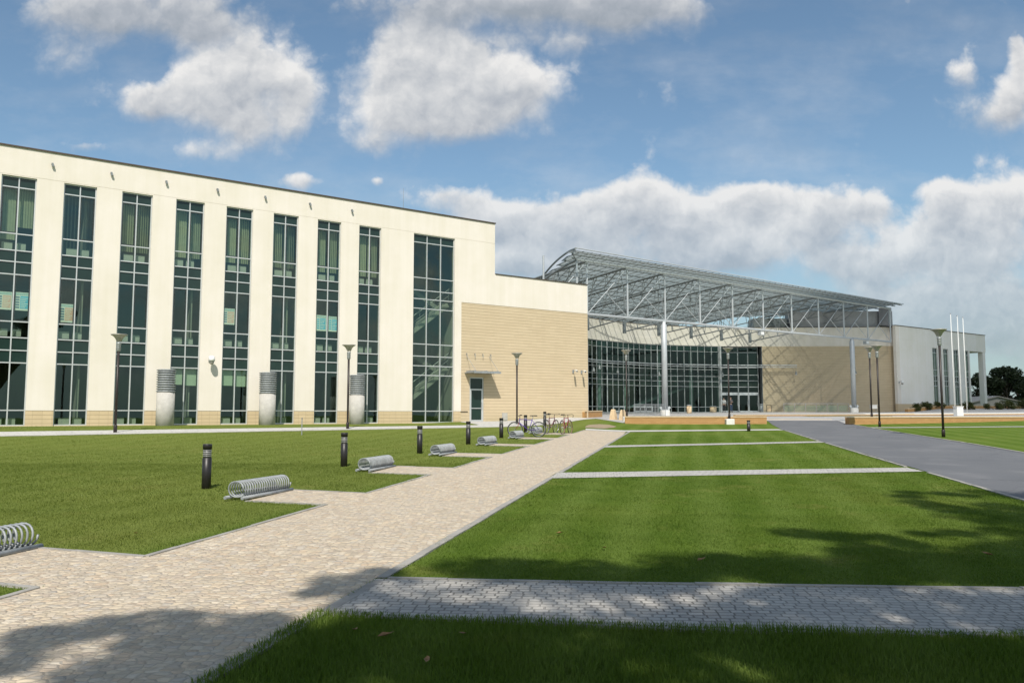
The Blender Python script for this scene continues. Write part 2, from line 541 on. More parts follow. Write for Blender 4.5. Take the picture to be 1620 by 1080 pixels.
def roof_glass(name):
    """printed, dusty roof glazing: lets part of the light through"""
    m, t, b = _base(name)
    t.n.remove(b)
    out = t.n['Material Output']
    tr = t.node('ShaderNodeBsdfTransparent'); tr.inputs[0].default_value = (0.80, 0.87, 0.85, 1)
    df = t.node('ShaderNodeBsdfDiffuse'); df.inputs[0].default_value = (0.46, 0.50, 0.49, 1)
    tl = t.node('ShaderNodeBsdfTranslucent'); tl.inputs[0].default_value = (0.38, 0.42, 0.405, 1)
    gl = t.node('ShaderNodeBsdfGlossy'); gl.inputs['Roughness'].default_value = 0.15
    gl.inputs[0].default_value = (0.6, 0.65, 0.65, 1)
    a1 = t.node('ShaderNodeMixShader'); a1.inputs[0].default_value = 0.5
    t.l.new(df.outputs[0], a1.inputs[1]); t.l.new(tl.outputs[0], a1.inputs[2])
    a2 = t.node('ShaderNodeMixShader'); a2.inputs[0].default_value = 0.12
    t.l.new(a1.outputs[0], a2.inputs[1]); t.l.new(gl.outputs[0], a2.inputs[2])
    a3 = t.node('ShaderNodeMixShader')
    uv = t.node('ShaderNodeUVMap')
    nz = t.noise(uv.outputs[0], 0.9, 4, 0.6)
    lw = t.node('ShaderNodeLayerWeight'); lw.inputs['Blend'].default_value = 0.5
    face = t.maprange(lw.outputs['Facing'], 0.30, 0.80, 0.26, 0.88)
    t.l.new(t.math('ADD', face, t.maprange(nz, 0.3, 0.7, 0.05, -0.05)), a3.inputs[0])
    t.l.new(tr.outputs[0], a3.inputs[1]); t.l.new(a2.outputs[0], a3.inputs[2])
    t.l.new(a3.outputs[0], out.inputs[0])
    return m


M = {}
M['cream'] = render_wall('cream_render', (0.785, 0.730, 0.650))
M['white'] = render_wall('white_render', (0.80, 0.775, 0.72))
M['tile'] = tiled('sandstone_cladding', (0.650, 0.530, 0.360), (0.595, 0.480, 0.320), (0.36, 0.285, 0.19), 0.80, 0.20, 0.015, vert=0.12)
M['plinth'] = tiled('plinth_cladding', (0.66, 0.525, 0.335), (0.62, 0.49, 0.31), (0.32, 0.25, 0.16), 0.42, 0.21, 0.012, offset=0.0, vert=0.6)
M['brick'] = tiled('ochre_sandstone_wall', (0.52, 0.300, 0.125), (0.44, 0.245, 0.095), (0.30, 0.19, 0.10), 0.30, 0.10, 0.010, vert=0.8)
M['cope'] = simple('coping_stone', (0.60, 0.46, 0.29), 0.8, var=0.12, bump=0.3)
M['roofcap'] = simple('roof_edge_metal', (0.10, 0.075, 0.06), 0.5, 0.3, 0.1)
M['alu'] = simple('aluminium_profile', (0.62, 0.64, 0.64), 0.38, 0.35, 0.06, 3)
M['alud'] = simple('dark_sash_profile', (0.045, 0.055, 0.055), 0.4, 0.2, 0.1, 3)
M['spandrel'] = simple('spandrel_glass', (0.016, 0.036, 0.030), 0.12, 0, 0.15, 1.5, spec=0.5)
M['pane'] = glass('green_glass', (0.66, 0.75, 0.65), 1.0)
M['hallpane'] = glass('hall_glass', (0.48, 0.63, 0.57), 0.55)
M['blind'] = simple('vertical_blind_fabric', (0.47, 0.49, 0.36), 0.8, 0, 0.08, 4)
M['blind_dark'] = simple('grey_blind_fabric', (0.28, 0.30, 0.28), 0.8, 0, 0.1, 4)
M['rollblind'] = simple('roller_blind_fabric', (0.50, 0.60, 0.50), 0.8, 0, 0.05, 4)
M['radiator'] = simple('radiator_enamel', (0.46, 0.48, 0.46), 0.5, 0, 0.05, 4)
M['inwall'] = simple('room_wall', (0.30, 0.31, 0.28), 0.9, 0, 0.15, 0.5)
M['infloor'] = simple('room_floor', (0.16, 0.15, 0.13), 0.8, 0, 0.15, 0.5)
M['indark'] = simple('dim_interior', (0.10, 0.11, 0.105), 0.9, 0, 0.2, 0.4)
M['steel'] = simple('painted_steel', (0.50, 0.53, 0.545), 0.45, 0.25, 0.08, 2)
M['steeld'] = simple('dark_painted_steel', (0.25, 0.27, 0.275), 0.5, 0.25, 0.1, 2)
M['galv'] = simple('galvanised_steel', (0.31, 0.33, 0.34), 0.6, 0.2, 0.25, 9)
M['clearpane'] = glass('clear_glass', (0.90, 0.94, 0.92), 1.0)
M['roofglass'] = roof_glass('canopy_glazing')
M['concrete'] = simple('concrete', (0.46, 0.445, 0.41), 0.85, 0, 0.14, 4, bump=0.4, bscale=40)
M['concretew'] = simple('pale_concrete', (0.70, 0.69, 0.65), 0.85, 0, 0.1, 4, bump=0.3, bscale=40)
M['kerb'] = simple('kerb_concrete', (0.33, 0.315, 0.285), 0.85, 0, 0.18, 3, bump=0.4, bscale=50)
M['screen'] = simple('grey_metal_cladding', (0.34, 0.34, 0.355), 0.55, 0.3, 0.08, 1.2)
M['black'] = simple('black_powder_coat', (0.022, 0.020, 0.020), 0.42, 0.1, 0.2, 8)
M['blackpole'] = simple('black_brown_pole', (0.030, 0.022, 0.020), 0.45, 0.1, 0.2, 8)
M['lens'] = simple('frosted_lens', (0.22, 0.22, 0.215), 0.3, 0, 0.1, 20)
M['reflector'] = simple('lamp_reflector', (0.42, 0.40, 0.36), 0.45, 0.3, 0.1, 6)
M['lantern'] = simple('lantern_grey', (0.36, 0.38, 0.39), 0.4, 0.4, 0.12, 12)
M['white_paint'] = simple('white_paint', (0.80, 0.80, 0.78), 0.4, 0, 0.04, 4)
M['rubber'] = simple('rubber', (0.020, 0.020, 0.021), 0.7, 0, 0.15, 20)
M['chrome'] = simple('bright_metal', (0.62, 0.62, 0.63), 0.25, 0.9, 0.05, 20)
M['lawn'] = grass_mat('lawn')
M['blades'] = grass_mat('grass_blades', True)
M['cobble'] = cobble_mat('sandstone_setts')
M['granite'] = setts_mat('granite_setts', (0.385, 0.365, 0.335), (0.55, 0.525, 0.475), (0.18, 0.17, 0.15), 0.088, math.radians(4))
M['granitelight'] = setts_mat('pale_granite_setts', (0.42, 0.41, 0.38), (0.54, 0.52, 0.48), (0.22, 0.21, 0.18), 0.11, 0.1)
M['slabs'] = setts_mat('concrete_paving', (0.50, 0.49, 0.46), (0.57, 0.555, 0.52), (0.28, 0.27, 0.25), 0.40, math.radians(-35))
M['plaza'] = setts_mat('plaza_paving', (0.37, 0.37, 0.36), (0.45, 0.44, 0.42), (0.22, 0.21, 0.2), 0.40, 0.2)
M['asphalt'] = asphalt_mat('asphalt')
M['soil'] = simple('bare_soil', (0.30, 0.235, 0.15), 0.95, 0, 0.25, 3, bump=0.6, bscale=20)
M['leafdry'] = simple('dry_leaf', (0.27, 0.15, 0.060), 0.7, 0, 0.3, 30)
M['bark'] = simple('bark', (0.10, 0.080, 0.06), 0.9, 0, 0.3, 12, bump=0.8, bscale=18)


# ------------------------------------------------------------------ mesh helpers
class MB:
    """collects shapes, links them as ONE mesh object"""
    def __init__(self):
        self.v, self.f, self.uv, self.mi = [], [], [], []
        self.m = 0

    def face(self, pts, uvs=None):
        i = len(self.v)
        self.v += [tuple(p) for p in pts]
        self.f.append(tuple(range(i, i + len(pts))))
        if uvs is None:
            uvs = [(p[0] + p[1], p[2]) for p in pts]
        self.uv.append(uvs)
        self.mi.append(self.m)
        return self

    def box(self, x0, x1, y0, y1, z0, z1):
        p = lambda x, y, z: (x, y, z)
        fr = [(x0, y0, z0), (x1, y0, z0), (x1, y0, z1), (x0, y0, z1)]
        self.face(fr, [(a[0], a[2]) for a in fr])
        bk = [(x1, y1, z0), (x0, y1, z0), (x0, y1, z1), (x1, y1, z1)]
        self.face(bk, [(a[0], a[2]) for a in bk])
        lf = [(x0, y1, z0), (x0, y0, z0), (x0, y0, z1), (x0, y1, z1)]
        self.face(lf, [(a[1], a[2]) for a in lf])
        rt = [(x1, y0, z0), (x1, y1, z0), (x1, y1, z1), (x1, y0, z1)]
        self.face(rt, [(a[1], a[2]) for a in rt])
        tp = [(x0, y0, z1), (x1, y0, z1), (x1, y1, z1), (x0, y1, z1)]
        self.face(tp, [(a[0], a[1]) for a in tp])
        bt = [(x0, y1, z0), (x1, y1, z0), (x1, y0, z0), (x0, y0, z0)]
        self.face(bt, [(a[0], a[1]) for a in bt])
        return self

    def obox(self, p0, p1, w, h, zoff=0.0):
        """box beam from p0 to p1, w wide, h high"""
        a, b = Vector(p0), Vector(p1)
        d = (b - a)
        side = d.cross(Vector((0, 0, 1)))
        if side.length < 1e-6:
            side = Vector((1, 0, 0))
        side = side.normalized() * (w / 2)
        up = side.cross(d).normalized() * (h / 2)
        if up.z < 0:
            up = -up
        c = [a - side - up, a + side - up, a + side + up, a - side + up]
        e = [b - side - up, b + side - up, b + side + up, b - side + up]
        L = d.length
        self.face([c[3], c[2], c[1], c[0]])
        self.face(e)
        for i in range(4):
            j = (i + 1) % 4
            self.face([c[i], c[j], e[j], e[i]], [(0, 0), (0, w), (L, w), (L, 0)])
        return self

    def tube(self, pts, r, n=8, closed=False, cap=True, r1=None):
        """round tube along points; r may taper to r1"""
        pts = [Vector(p) for p in pts]
        k = len(pts)
        rings = []
        up = None
        for i, p in enumerate(pts):
            a = pts[(i - 1) % k] if (closed or i > 0) else p
            b = pts[(i + 1) % k] if (closed or i < k - 1) else p
            d = (b - a).normalized()
            if up is None:
                ref = Vector((0, 0, 1)) if abs(d.z) < 0.9 else Vector((1, 0, 0))
                up = d.cross(ref).normalized()
            up = (up - d * up.dot(d))
            if up.length < 1e-6:
                up = d.orthogonal()
            up = up.normalized()
            w = d.cross(up)
            rr = r if r1 is None else r + (r1 - r) * i / (k - 1)
            base = len(self.v)
            for j in range(n):
                a_ = 2 * math.pi * j / n
                self.v.append(tuple(p + (up * math.cos(a_) + w * math.sin(a_)) * rr))
            rings.append(base)
        m = k if closed else k - 1
        for i in range(m):
            a, b = rings[i], rings[(i + 1) % k]
            for j in range(n):
                jj = (j + 1) % n
                self.f.append((a + j, a + jj, b + jj, b + j))
                self.uv.append([(0, 0), (1, 0), (1, 1), (0, 1)])
                self.mi.append(self.m)
        if cap and not closed:
            self.f.append(tuple(reversed(range(rings[0], rings[0] + n))))
            self.uv.append([(0, 0)] * n); self.mi.append(self.m)
            self.f.append(tuple(range(rings[-1], rings[-1] + n)))
            self.uv.append([(0, 0)] * n); self.mi.append(self.m)
        return self

    def lathe(self, prof, n=16, c=(0, 0, 0)):
        rings = []
        for (r, z) in prof:
            base = len(self.v)
            for j in range(n):
                a = 2 * math.pi * j / n
                self.v.append((c[0] + r * math.cos(a), c[1] + r * math.sin(a), c[2] + z))
            rings.append(base)
        for i in range(len(prof) - 1):
            a, b = rings[i], rings[i + 1]
            for j in range(n):
                jj = (j + 1) % n
                self.f.append((a + j, a + jj, b + jj, b + j))
                self.uv.append([(j / n, prof[i][1]), ((j + 1) / n, prof[i][1]), ((j + 1) / n, prof[i + 1][1]), (j / n, prof[i + 1][1])])
                self.mi.append(self.m)
        self.f.append(tuple(reversed(range(rings[0], rings[0] + n)))); self.uv.append([(0, 0)] * n); self.mi.append(self.m)
        self.f.append(tuple(range(rings[-1], rings[-1] + n))); self.uv.append([(0, 0)] * n); self.mi.append(self.m)
        return self

    def build(self, name, mat, parent=None, smooth=False, loc=None, rotz=None):
        me = bpy.data.meshes.new(name)
        me.from_pydata(self.v, [], self.f)
        mats = mat if isinstance(mat, (list, tuple)) else [mat]
        for m_ in mats:
            me.materials.append(m_)
        uvl = me.uv_layers.new(name='UVMap')
        flat = [c for fu in self.uv for p in fu for c in p]
        uvl.data.foreach_set('uv', flat)
        if len(mats) > 1:
            me.polygons.foreach_set('material_index', self.mi)
        if smooth:
            me.polygons.foreach_set('use_smooth', [len(f) == 4 for f in self.f])
        me.update()
        o = bpy.data.objects.new(name, me)
        C.objects.link(o)
        if parent is not None:
            o.parent = parent
        if loc is not None:
            o.location = loc
        if rotz is not None:
            o.rotation_euler = (0, 0, rotz)
        return o


def tag(o, label=None, cat=None, group=None, kind=None):
    if label: o['label'] = label
    if cat: o['category'] = cat
    if group: o['group'] = group
    if kind: o['kind'] = kind
    return o


def thing(name, label, cat, loc=(0, 0, 0), rotz=0.0, group=None):
    o = bpy.data.objects.new(name, None)
    o.empty_display_size = 0.3
    C.objects.link(o)
    o.location = loc
    o.rotation_euler = (0, 0, rotz)
    return tag(o, label, cat, group)


def dup(root, loc, rotz, label=None, group=None):
    r = root.copy(); C.objects.link(r)
    r.location = loc
    r.rotation_euler = (0, 0, rotz)
    if label: r['label'] = label
    if group: r['group'] = group
    for ch in list(root.children):
        c = ch.copy(); C.objects.link(c); c.parent = r
        for gch in list(ch.children):
            d = gch.copy(); C.objects.link(d); d.parent = c
    return r


# ------------------------------------------------------------------ ground sheets
def grid_mesh(name, xs, ys, mat, off=0.0):
    X, Y = np.meshgrid(xs, ys)
    Z = G(X, Y) + off
    V = np.stack([X, Y, Z], -1).reshape(-1, 3)
    nx, ny = len(xs), len(ys)
    idx = np.arange(nx * ny).reshape(ny, nx)
    F = np.stack([idx[:-1, :-1], idx[:-1, 1:], idx[1:, 1:], idx[1:, :-1]], -1).reshape(-1, 4)
    me = bpy.data.meshes.new(name)
    me.from_pydata(V.tolist(), [], F.tolist())
    me.materials.append(mat)
    me.polygons.foreach_set('use_smooth', [True] * len(F))
    o = bpy.data.objects.new(name, me)
    C.objects.link(o)
    return o


PAVED = []      # polygons the grass must keep off


def resample(pts, step):
    out = []
    for a, b in zip(pts[:-1], pts[1:]):
        n = max(1, int(math.ceil(math.dist(a, b) / step)))
        for i in range(n):
            out.append((a[0] + (b[0] - a[0]) * i / n, a[1] + (b[1] - a[1]) * i / n))
    out.append(pts[-1])
    return out


def interp_line(pts, ts):
    d = [0]
    for a, b in zip(pts[:-1], pts[1:]):
        d.append(d[-1] + math.dist(a, b))
    d = np.array(d) / d[-1]
    P = np.array(pts)
    return np.stack([np.interp(ts, d, P[:, 0]), np.interp(ts, d, P[:, 1])], -1)


def sheet(name, A, B, mat, off=0.012, n=None, m=None, kind='structure', avoid=True):
    """surface between two edge lines, laid on the ground"""
    LA = sum(math.dist(a, b) for a, b in zip(A[:-1], A[1:]))
    LB = sum(math.dist(a, b) for a, b in zip(B[:-1], B[1:]))
    n = n or max(2, int(max(LA, LB) / 0.5))
    wid = max(math.dist(A[0], B[0]), math.dist(A[-1], B[-1]))
    m = m or max(1, int(wid / 0.5))
    ts = np.linspace(0, 1, n + 1)
    # keep shared corner params when both lines have the same count of points
    if len(A) == len(B) and len(A) > 2:
        k = len(A) - 1
        d = [0]
        for a, b in zip(A[:-1], A[1:]):
            d.append(d[-1] + math.dist(a, b))
        d = np.array(d) / d[-1]
        par = np.interp(ts, d, np.arange(k + 1))
        PA = np.stack([np.interp(par, np.arange(k + 1), np.array(A)[:, i]) for i in (0, 1)], -1)
        PB = np.stack([np.interp(par, np.arange(k + 1), np.array(B)[:, i]) for i in (0, 1)], -1)
    else:
        PA, PB = interp_line(A, ts), interp_line(B, ts)
    V, F = [], []
    for j in range(m + 1):
        w = j / m
        P = PA * (1 - w) + PB * w
        z = G(P[:, 0], P[:, 1]) + off
        V += [(float(x), float(y), float(zz)) for (x, y), zz in zip(P, z)]
    for j in range(m):
        for i in range(n):
            a = j * (n + 1) + i
            F.append((a, a + 1, a + n + 2, a + n + 1))
    me = bpy.data.meshes.new(name)
    me.from_pydata(V, [], F)
    me.materials.append(mat)
    me.update()
    if me.polygons[0].normal.z < 0:
        me.flip_normals()
    o = bpy.data.objects.new(name, me)
    C.objects.link(o)
    o['kind'] = kind
    if avoid:
        PAVED.append(np.array(list(A) + list(reversed(B))))
    return o


def kerb_line(mb, pts, w=0.07, h=0.022, off=0.0):
    pts = resample(pts, 0.6)
    for a, b in zip(pts[:-1], pts[1:]):
        d = np.array(b) - np.array(a)
        L = np.linalg.norm(d)
        if L < 1e-6:
            continue
        d = d / L
        s = np.array([-d[1], d[0]]) * w / 2
        za, zb = g(*a) + h, g(*b) + h
        gap = 0.003
        a2 = np.array(a) + d * gap
        b2 = np.array(b) - d * gap
        c = [(a2 - s), (a2 + s), (b2 + s), (b2 - s)]
        jz = random.uniform(-0.004, 0.004)
        zt = [za + jz, za + jz, zb + jz, zb + jz]
        js = s / np.linalg.norm(s) * random.uniform(-0.006, 0.006)
        c = [p_ + js for p_ in c]
        top = [(p[0], p[1], z) for p, z in zip(c, zt)]
        bot = [(p[0], p[1], z - 0.12) for p, z in zip(c, zt)]
        mb.face(list(reversed(top)))
        for i in range(4):
            j = (i + 1) % 4
            mb.face([top[i], top[j], bot[j], bot[i]])


xs = np.concatenate([[-1500, -700, -350, -180, -110], np.arange(-64, 90.1, 1.0), [120, 180, 350, 700, 1500]])
ys = np.concatenate([[-400, -150, -60], np.arange(-22, 126.1, 1.0), [150, 200, 300, 600, 1500]])
tag(grid_mesh('ground', xs, ys, M['lawn']), kind='structure')

# ------------------------------------------------------------------ paths and roads
def LX(Y): return -3.96 + 0.2275 * (Y - 9.23)
def RX(Y): return -1.92 + 0.2130 * (Y - 5.26)

yy = [-3, 5, 12, 20, 30, 38, 43]
sheet('main_path', [(LX(y), y) for y in yy], [(RX(y) if y < 41.5 else 5.68, y if y < 43 else 41.5) for y in yy], M['cobble'])
STUB_N = [7.72, 13.55, 18.73, 24.14, 29.5, 34.3, 38.45]
STUB_F = [9.20, 15.16, 20.50, 25.45, 30.45, 35.35, 39.6]
SD = (-1.50, 0.52)
for a, b in zip(STUB_N, STUB_F):
    sheet('path', [(LX(a), a), (LX(b), b)], [(LX(a) + SD[0], a + SD[1]), (LX(b) + SD[0], b + SD[1])], M['cobble'], off=0.012)
    PAVED.append(np.array([(LX(a) - 0.3, a + 0.05), (LX(b) - 0.3, b - 0.05), (LX(b) + 0.4, b - 0.05), (LX(a) + 0.4, a + 0.05)]))
sheet('path', [(RX(6.85) + 0.0, 6.85), (1.38, 6.39), (3.79, 6.22), (7.35, 5.9)], [(RX(8.1), 8.1), (1.12, 7.88), (4.63, 7.66), (7.75, 7.4)], M['granite'])
sheet('path', [(0.74, 17.93), (9.67, 19.59)], [(1.03, 19.25), (9.77, 20.63)], M['granitelight'])
sheet('path', [(3.10, 28.80), (12.0, 31.94)], [(3.32, 29.85), (12.15, 32.86)], M['granitelight'])
sheet('path', [(3.80, 43.04), (5.72, 41.54), (14.28, 43.68)], [(3.95, 44.5), (5.85, 43.2), (14.42, 45.0)], M['slabs'], off=0.016)
sheet('road', [(6.5, -6), (7.3, 5), (8.3, 12), (9.71, 19.6), (12.0, 31.94), (14.35, 44.1), (17.6, 57.2), (19.2, 64)],
      [(9.0, -6), (11.6, 5), (13.1, 12), (14.6, 19.6), (17.2, 31.94), (19.55, 44.1), (22.6, 57.2), (24.4, 64)], M['asphalt'])
sheet('path', [W(-34, -9), W(-3.4, -9), W(-1.2, -9), (2.6, 49.4), (4.0, 53.2), (5.9, 58.8)],
      [W(-34, -6.7), W(-3.4, -6.5), W(-1.2, -0.6), W(1, -0.6), W(5, -0.6), W(10.3, -0.6)], M['slabs'])
sheet('pavement', [(5.95, 58.85), (7.2, 54.0), (16.3, 54.2), (17.6, 57.45), (22.6, 57.45), (21.4, 53.4), (35.3, 58.2), (80, 73)],
      [(3, 72), (8, 95), (20, 103), (25, 103), (31, 103), (36, 103), (46, 101.5), (95, 116)], M['plaza'], off=0.020, n=90, m=50)
sheet('path', [(19.0, 46.6), (40, 50.0)], [(19.2, 47.6), (40, 51.2)], M['granitelight'])
sheet('path', [(34, 78), (85, 88)], [(37, 88), (85, 98)], M['concretew'], off=0.034, avoid=False)
sheet('lawn', [(22.5, 64.5), (32, 70)], [(24.5, 68.5), (34, 74)], M['lawn'], off=0.030, avoid=False)
sheet('ground', [(4.0, 45.6), (4.2, 47.2), (4.5, 49.0), (5.3, 50.6)], [(5.0, 45.2), (5.7, 46.6), (6.1, 48.4), (5.9, 50.4)], M['soil'], off=0.010, m=4)

kb = MB()
left_pts = [(LX(-3), -3)]
for a, b in zip(STUB_N, STUB_F):
    left_pts += [(LX(a) - .035, a), (LX(a) + SD[0], a + SD[1]), None, (LX(b) + SD[0], b + SD[1]), (LX(b) - .035, b)]
left_pts.append((LX(43), 43))
run = []
for p in left_pts:
    if p is None:
        kerb_line(kb, run); run = []
    else:
        run.append(p)
kerb_line(kb, run)
kerb_line(kb, [(RX(-3) + .05, -3), (RX(6.85) + .05, 6.85)], 0.10)
kerb_line(kb, [(RX(6.90) + .05, 6.90), (RX(8.05) + .05, 8.05)], 0.10, 0.014)
kerb_line(kb, [(RX(8.15) + .05, 8.15), (RX(17.9) + .05, 17.9)], 0.10)
kerb_line(kb, [(RX(19.3) + .05, 19.3), (RX(28.7) + .05, 28.7)], 0.10)
kerb_line(kb, [(RX(29.9) + .05, 29.9), (RX(41.4) + .05, 41.4)], 0.10)
kerb_line(kb, [(RX(6.85) + .12, 6.82), (1.38, 6.36), (3.79, 6.19), (7.35, 5.87)], 0.07)
kerb_line(kb, [(RX(8.1) + .12, 8.13), (1.12, 7.91), (4.63, 7.69), (7.75, 7.43)], 0.07)
kerb_line(kb, [(15.9, 25.5), (17.28, 31.94), (19.63, 44.1), (21.6, 53.0)], 0.10, 0.03)
kerb_line(kb, [(8.25, 12), (9.62, 19.3)], 0.08, 0.02)
kerb_line(kb, [(9.85, 20.9), (11.9, 31.6)], 0.08, 0.02)
kerb_line(kb, [(12.2, 33.2), (14.25, 43.4)], 0.08, 0.02)
kerb_line(kb, [W(-34, -9.05), W(-3.4, -9.05), (2.0, 48.6)], 0.06, 0.02)
tag(kb.build('kerb', M['kerb']), kind='structure')


# ------------------------------------------------------------------ office wing with tall strip windows
def posters_on(s0, s1, z0, z1, v, label, main, second):
    """paper sheet hung inside a pane"""
    p = thing('poster', label, 'poster', (*W(s0, v), 0), ROT, 'posters in the windows')
    w, h = s1 - s0, z1 - z0
    MB().box(0, w, 0, 0.006, z0, z1).build('paper', M['p_paper'], p)
    b = MB()
    b.box(0.04 * w, 0.96 * w, -0.004, -0.001, z0 + 0.84 * h, z0 + 0.97 * h)
    b.build('header', M['p_head'], p)
    b = MB()
    b.box(0.36 * w, 0.94 * w, -0.004, -0.001, z0 + 0.10 * h, z0 + 0.80 * h)
    b.build('print_block', main, p)
    b = MB()
    for k in range(5):
        b.box(0.05 * w, 0.31 * w, -0.004, -0.001, z0 + (0.12 + 0.14 * k) * h, z0 + (0.21 + 0.14 * k) * h)
    b.build('picture_strip', second, p)
    b = MB()
    for k in range(6):
        b.box(0.40 * w, (0.72 + 0.17 * ((k * 7) % 3) / 2) * w, -0.007, -0.0045, z0 + (0.16 + 0.10 * k) * h, z0 + (0.195 + 0.10 * k) * h)
    b.build('text_lines', M['p_paper'], p)
    return p


M['p_paper'] = simple('poster_paper', (0.90, 0.92, 0.92), 0.6, 0, 0.04, 8)
M['p_head'] = simple('poster_header', (0.50, 0.66, 0.70), 0.6, 0, 0.3, 25)
M['p_blue'] = simple('poster_blue', (0.16, 0.60, 0.92), 0.6, 0, 0.12, 18)
M['p_pink'] = simple('poster_salmon', (0.90, 0.58, 0.52), 0.6, 0, 0.12, 18)
M['p_pics'] = simple('poster_pictures', (0.20, 0.30, 0.45), 0.6, 0, 0.6, 30)

ZL = [1.16, 1.91, 4.20, 4.80, 5.42, 6.20, 8.50, 9.12, 9.68, 10.50, 12.80, 13.34]
SPAN = {2, 3, 6, 7, 10}


def window_strip(parent, s0, s1, cols, zl, span, vf=0.10, sash=None):
    fr = MB()
    fw = 0.055
    for k in range(cols + 1):
        x = s0 + (s1 - s0) * k / cols
        hw = fw / 2 if 0 < k < cols else fw / 2
        x = min(max(x, s0 + hw), s1 - hw)
        fr.box(x - hw, x + hw, vf, vf + 0.12, zl[0], zl[-1])
    xs_ = [s0 + (s1 - s0) * k / cols for k in range(cols + 1)]
    for k in range(cols):
        a = xs_[k] + (fw if k == 0 else fw / 2) + 0.001
        b = xs_[k + 1] - (fw if k == cols - 1 else fw / 2) - 0.001
        for i, z in enumerate(zl):
            zz = z + (fw / 2 if i == 0 else (-fw / 2 if i == len(zl) - 1 else 0))
            fr.box(a, b, vf + 0.003, vf + 0.117, zz - fw / 2, zz + fw / 2)
    w = fr.build('window', M['alu'], parent)
    gl, sp, sa = MB(), MB(), MB()
    for i in range(len(zl) - 1):
        z0, z1 = zl[i] + fw / 2 - 0.01, zl[i + 1] - fw / 2 + 0.01
        for k in range(cols):
            a = xs_[k] + (fw if k == 0 else fw / 2) - 0.01
            b = xs_[k + 1] - (fw if k == cols - 1 else fw / 2) + 0.01
            if i in span:
                sp.box(a, b, vf + 0.05, vf + 0.062, z0, z1)
            else:
                gl.face([(a, vf + 0.055, z0), (b, vf + 0.055, z0), (b, vf + 0.055, z1), (a, vf + 0.055, z1)])
            if sash and (i, k) in sash:
                e = 0.055
                a2, b2, z02, z12 = a + 0.011, b - 0.011, z0 + 0.011, z1 - 0.011
                sa.box(a2, a2 + e, vf + 0.02, vf + 0.049, z02, z12)
                sa.box(b2 - e, b2, vf + 0.02, vf + 0.049, z02, z12)
                sa.box(a2 + e, b2 - e, vf + 0.021, vf + 0.048, z02, z02 + e)
                sa.box(a2 + e, b2 - e, vf + 0.021, vf + 0.048, z12 - e, z12)
    gl.build('pane', M['pane'], w)
    if sp.f:
        sp.build('spandrel_panel', M['spandrel'], w)
    if sa.f:
        sa.build('sash', M['alud'], w)
    return w


def vblinds(parent, s0, s1, z0, z1, v, mat, pitch=0.09, turn=0.6):
    b = MB()
    n = int((s1 - s0) / pitch)
    for k in range(n):
        x = s0 + (k + 0.5) * (s1 - s0) / n
        hw = pitch * 0.56
        dx, dy = hw * math.cos(turn), hw * math.sin(turn)
        b.face([(x - dx, v - dy, z0), (x + dx, v + dy, z0), (x + dx, v + dy, z1), (x - dx, v - dy, z1)])
    return b.build('vertical_blind', mat, parent)


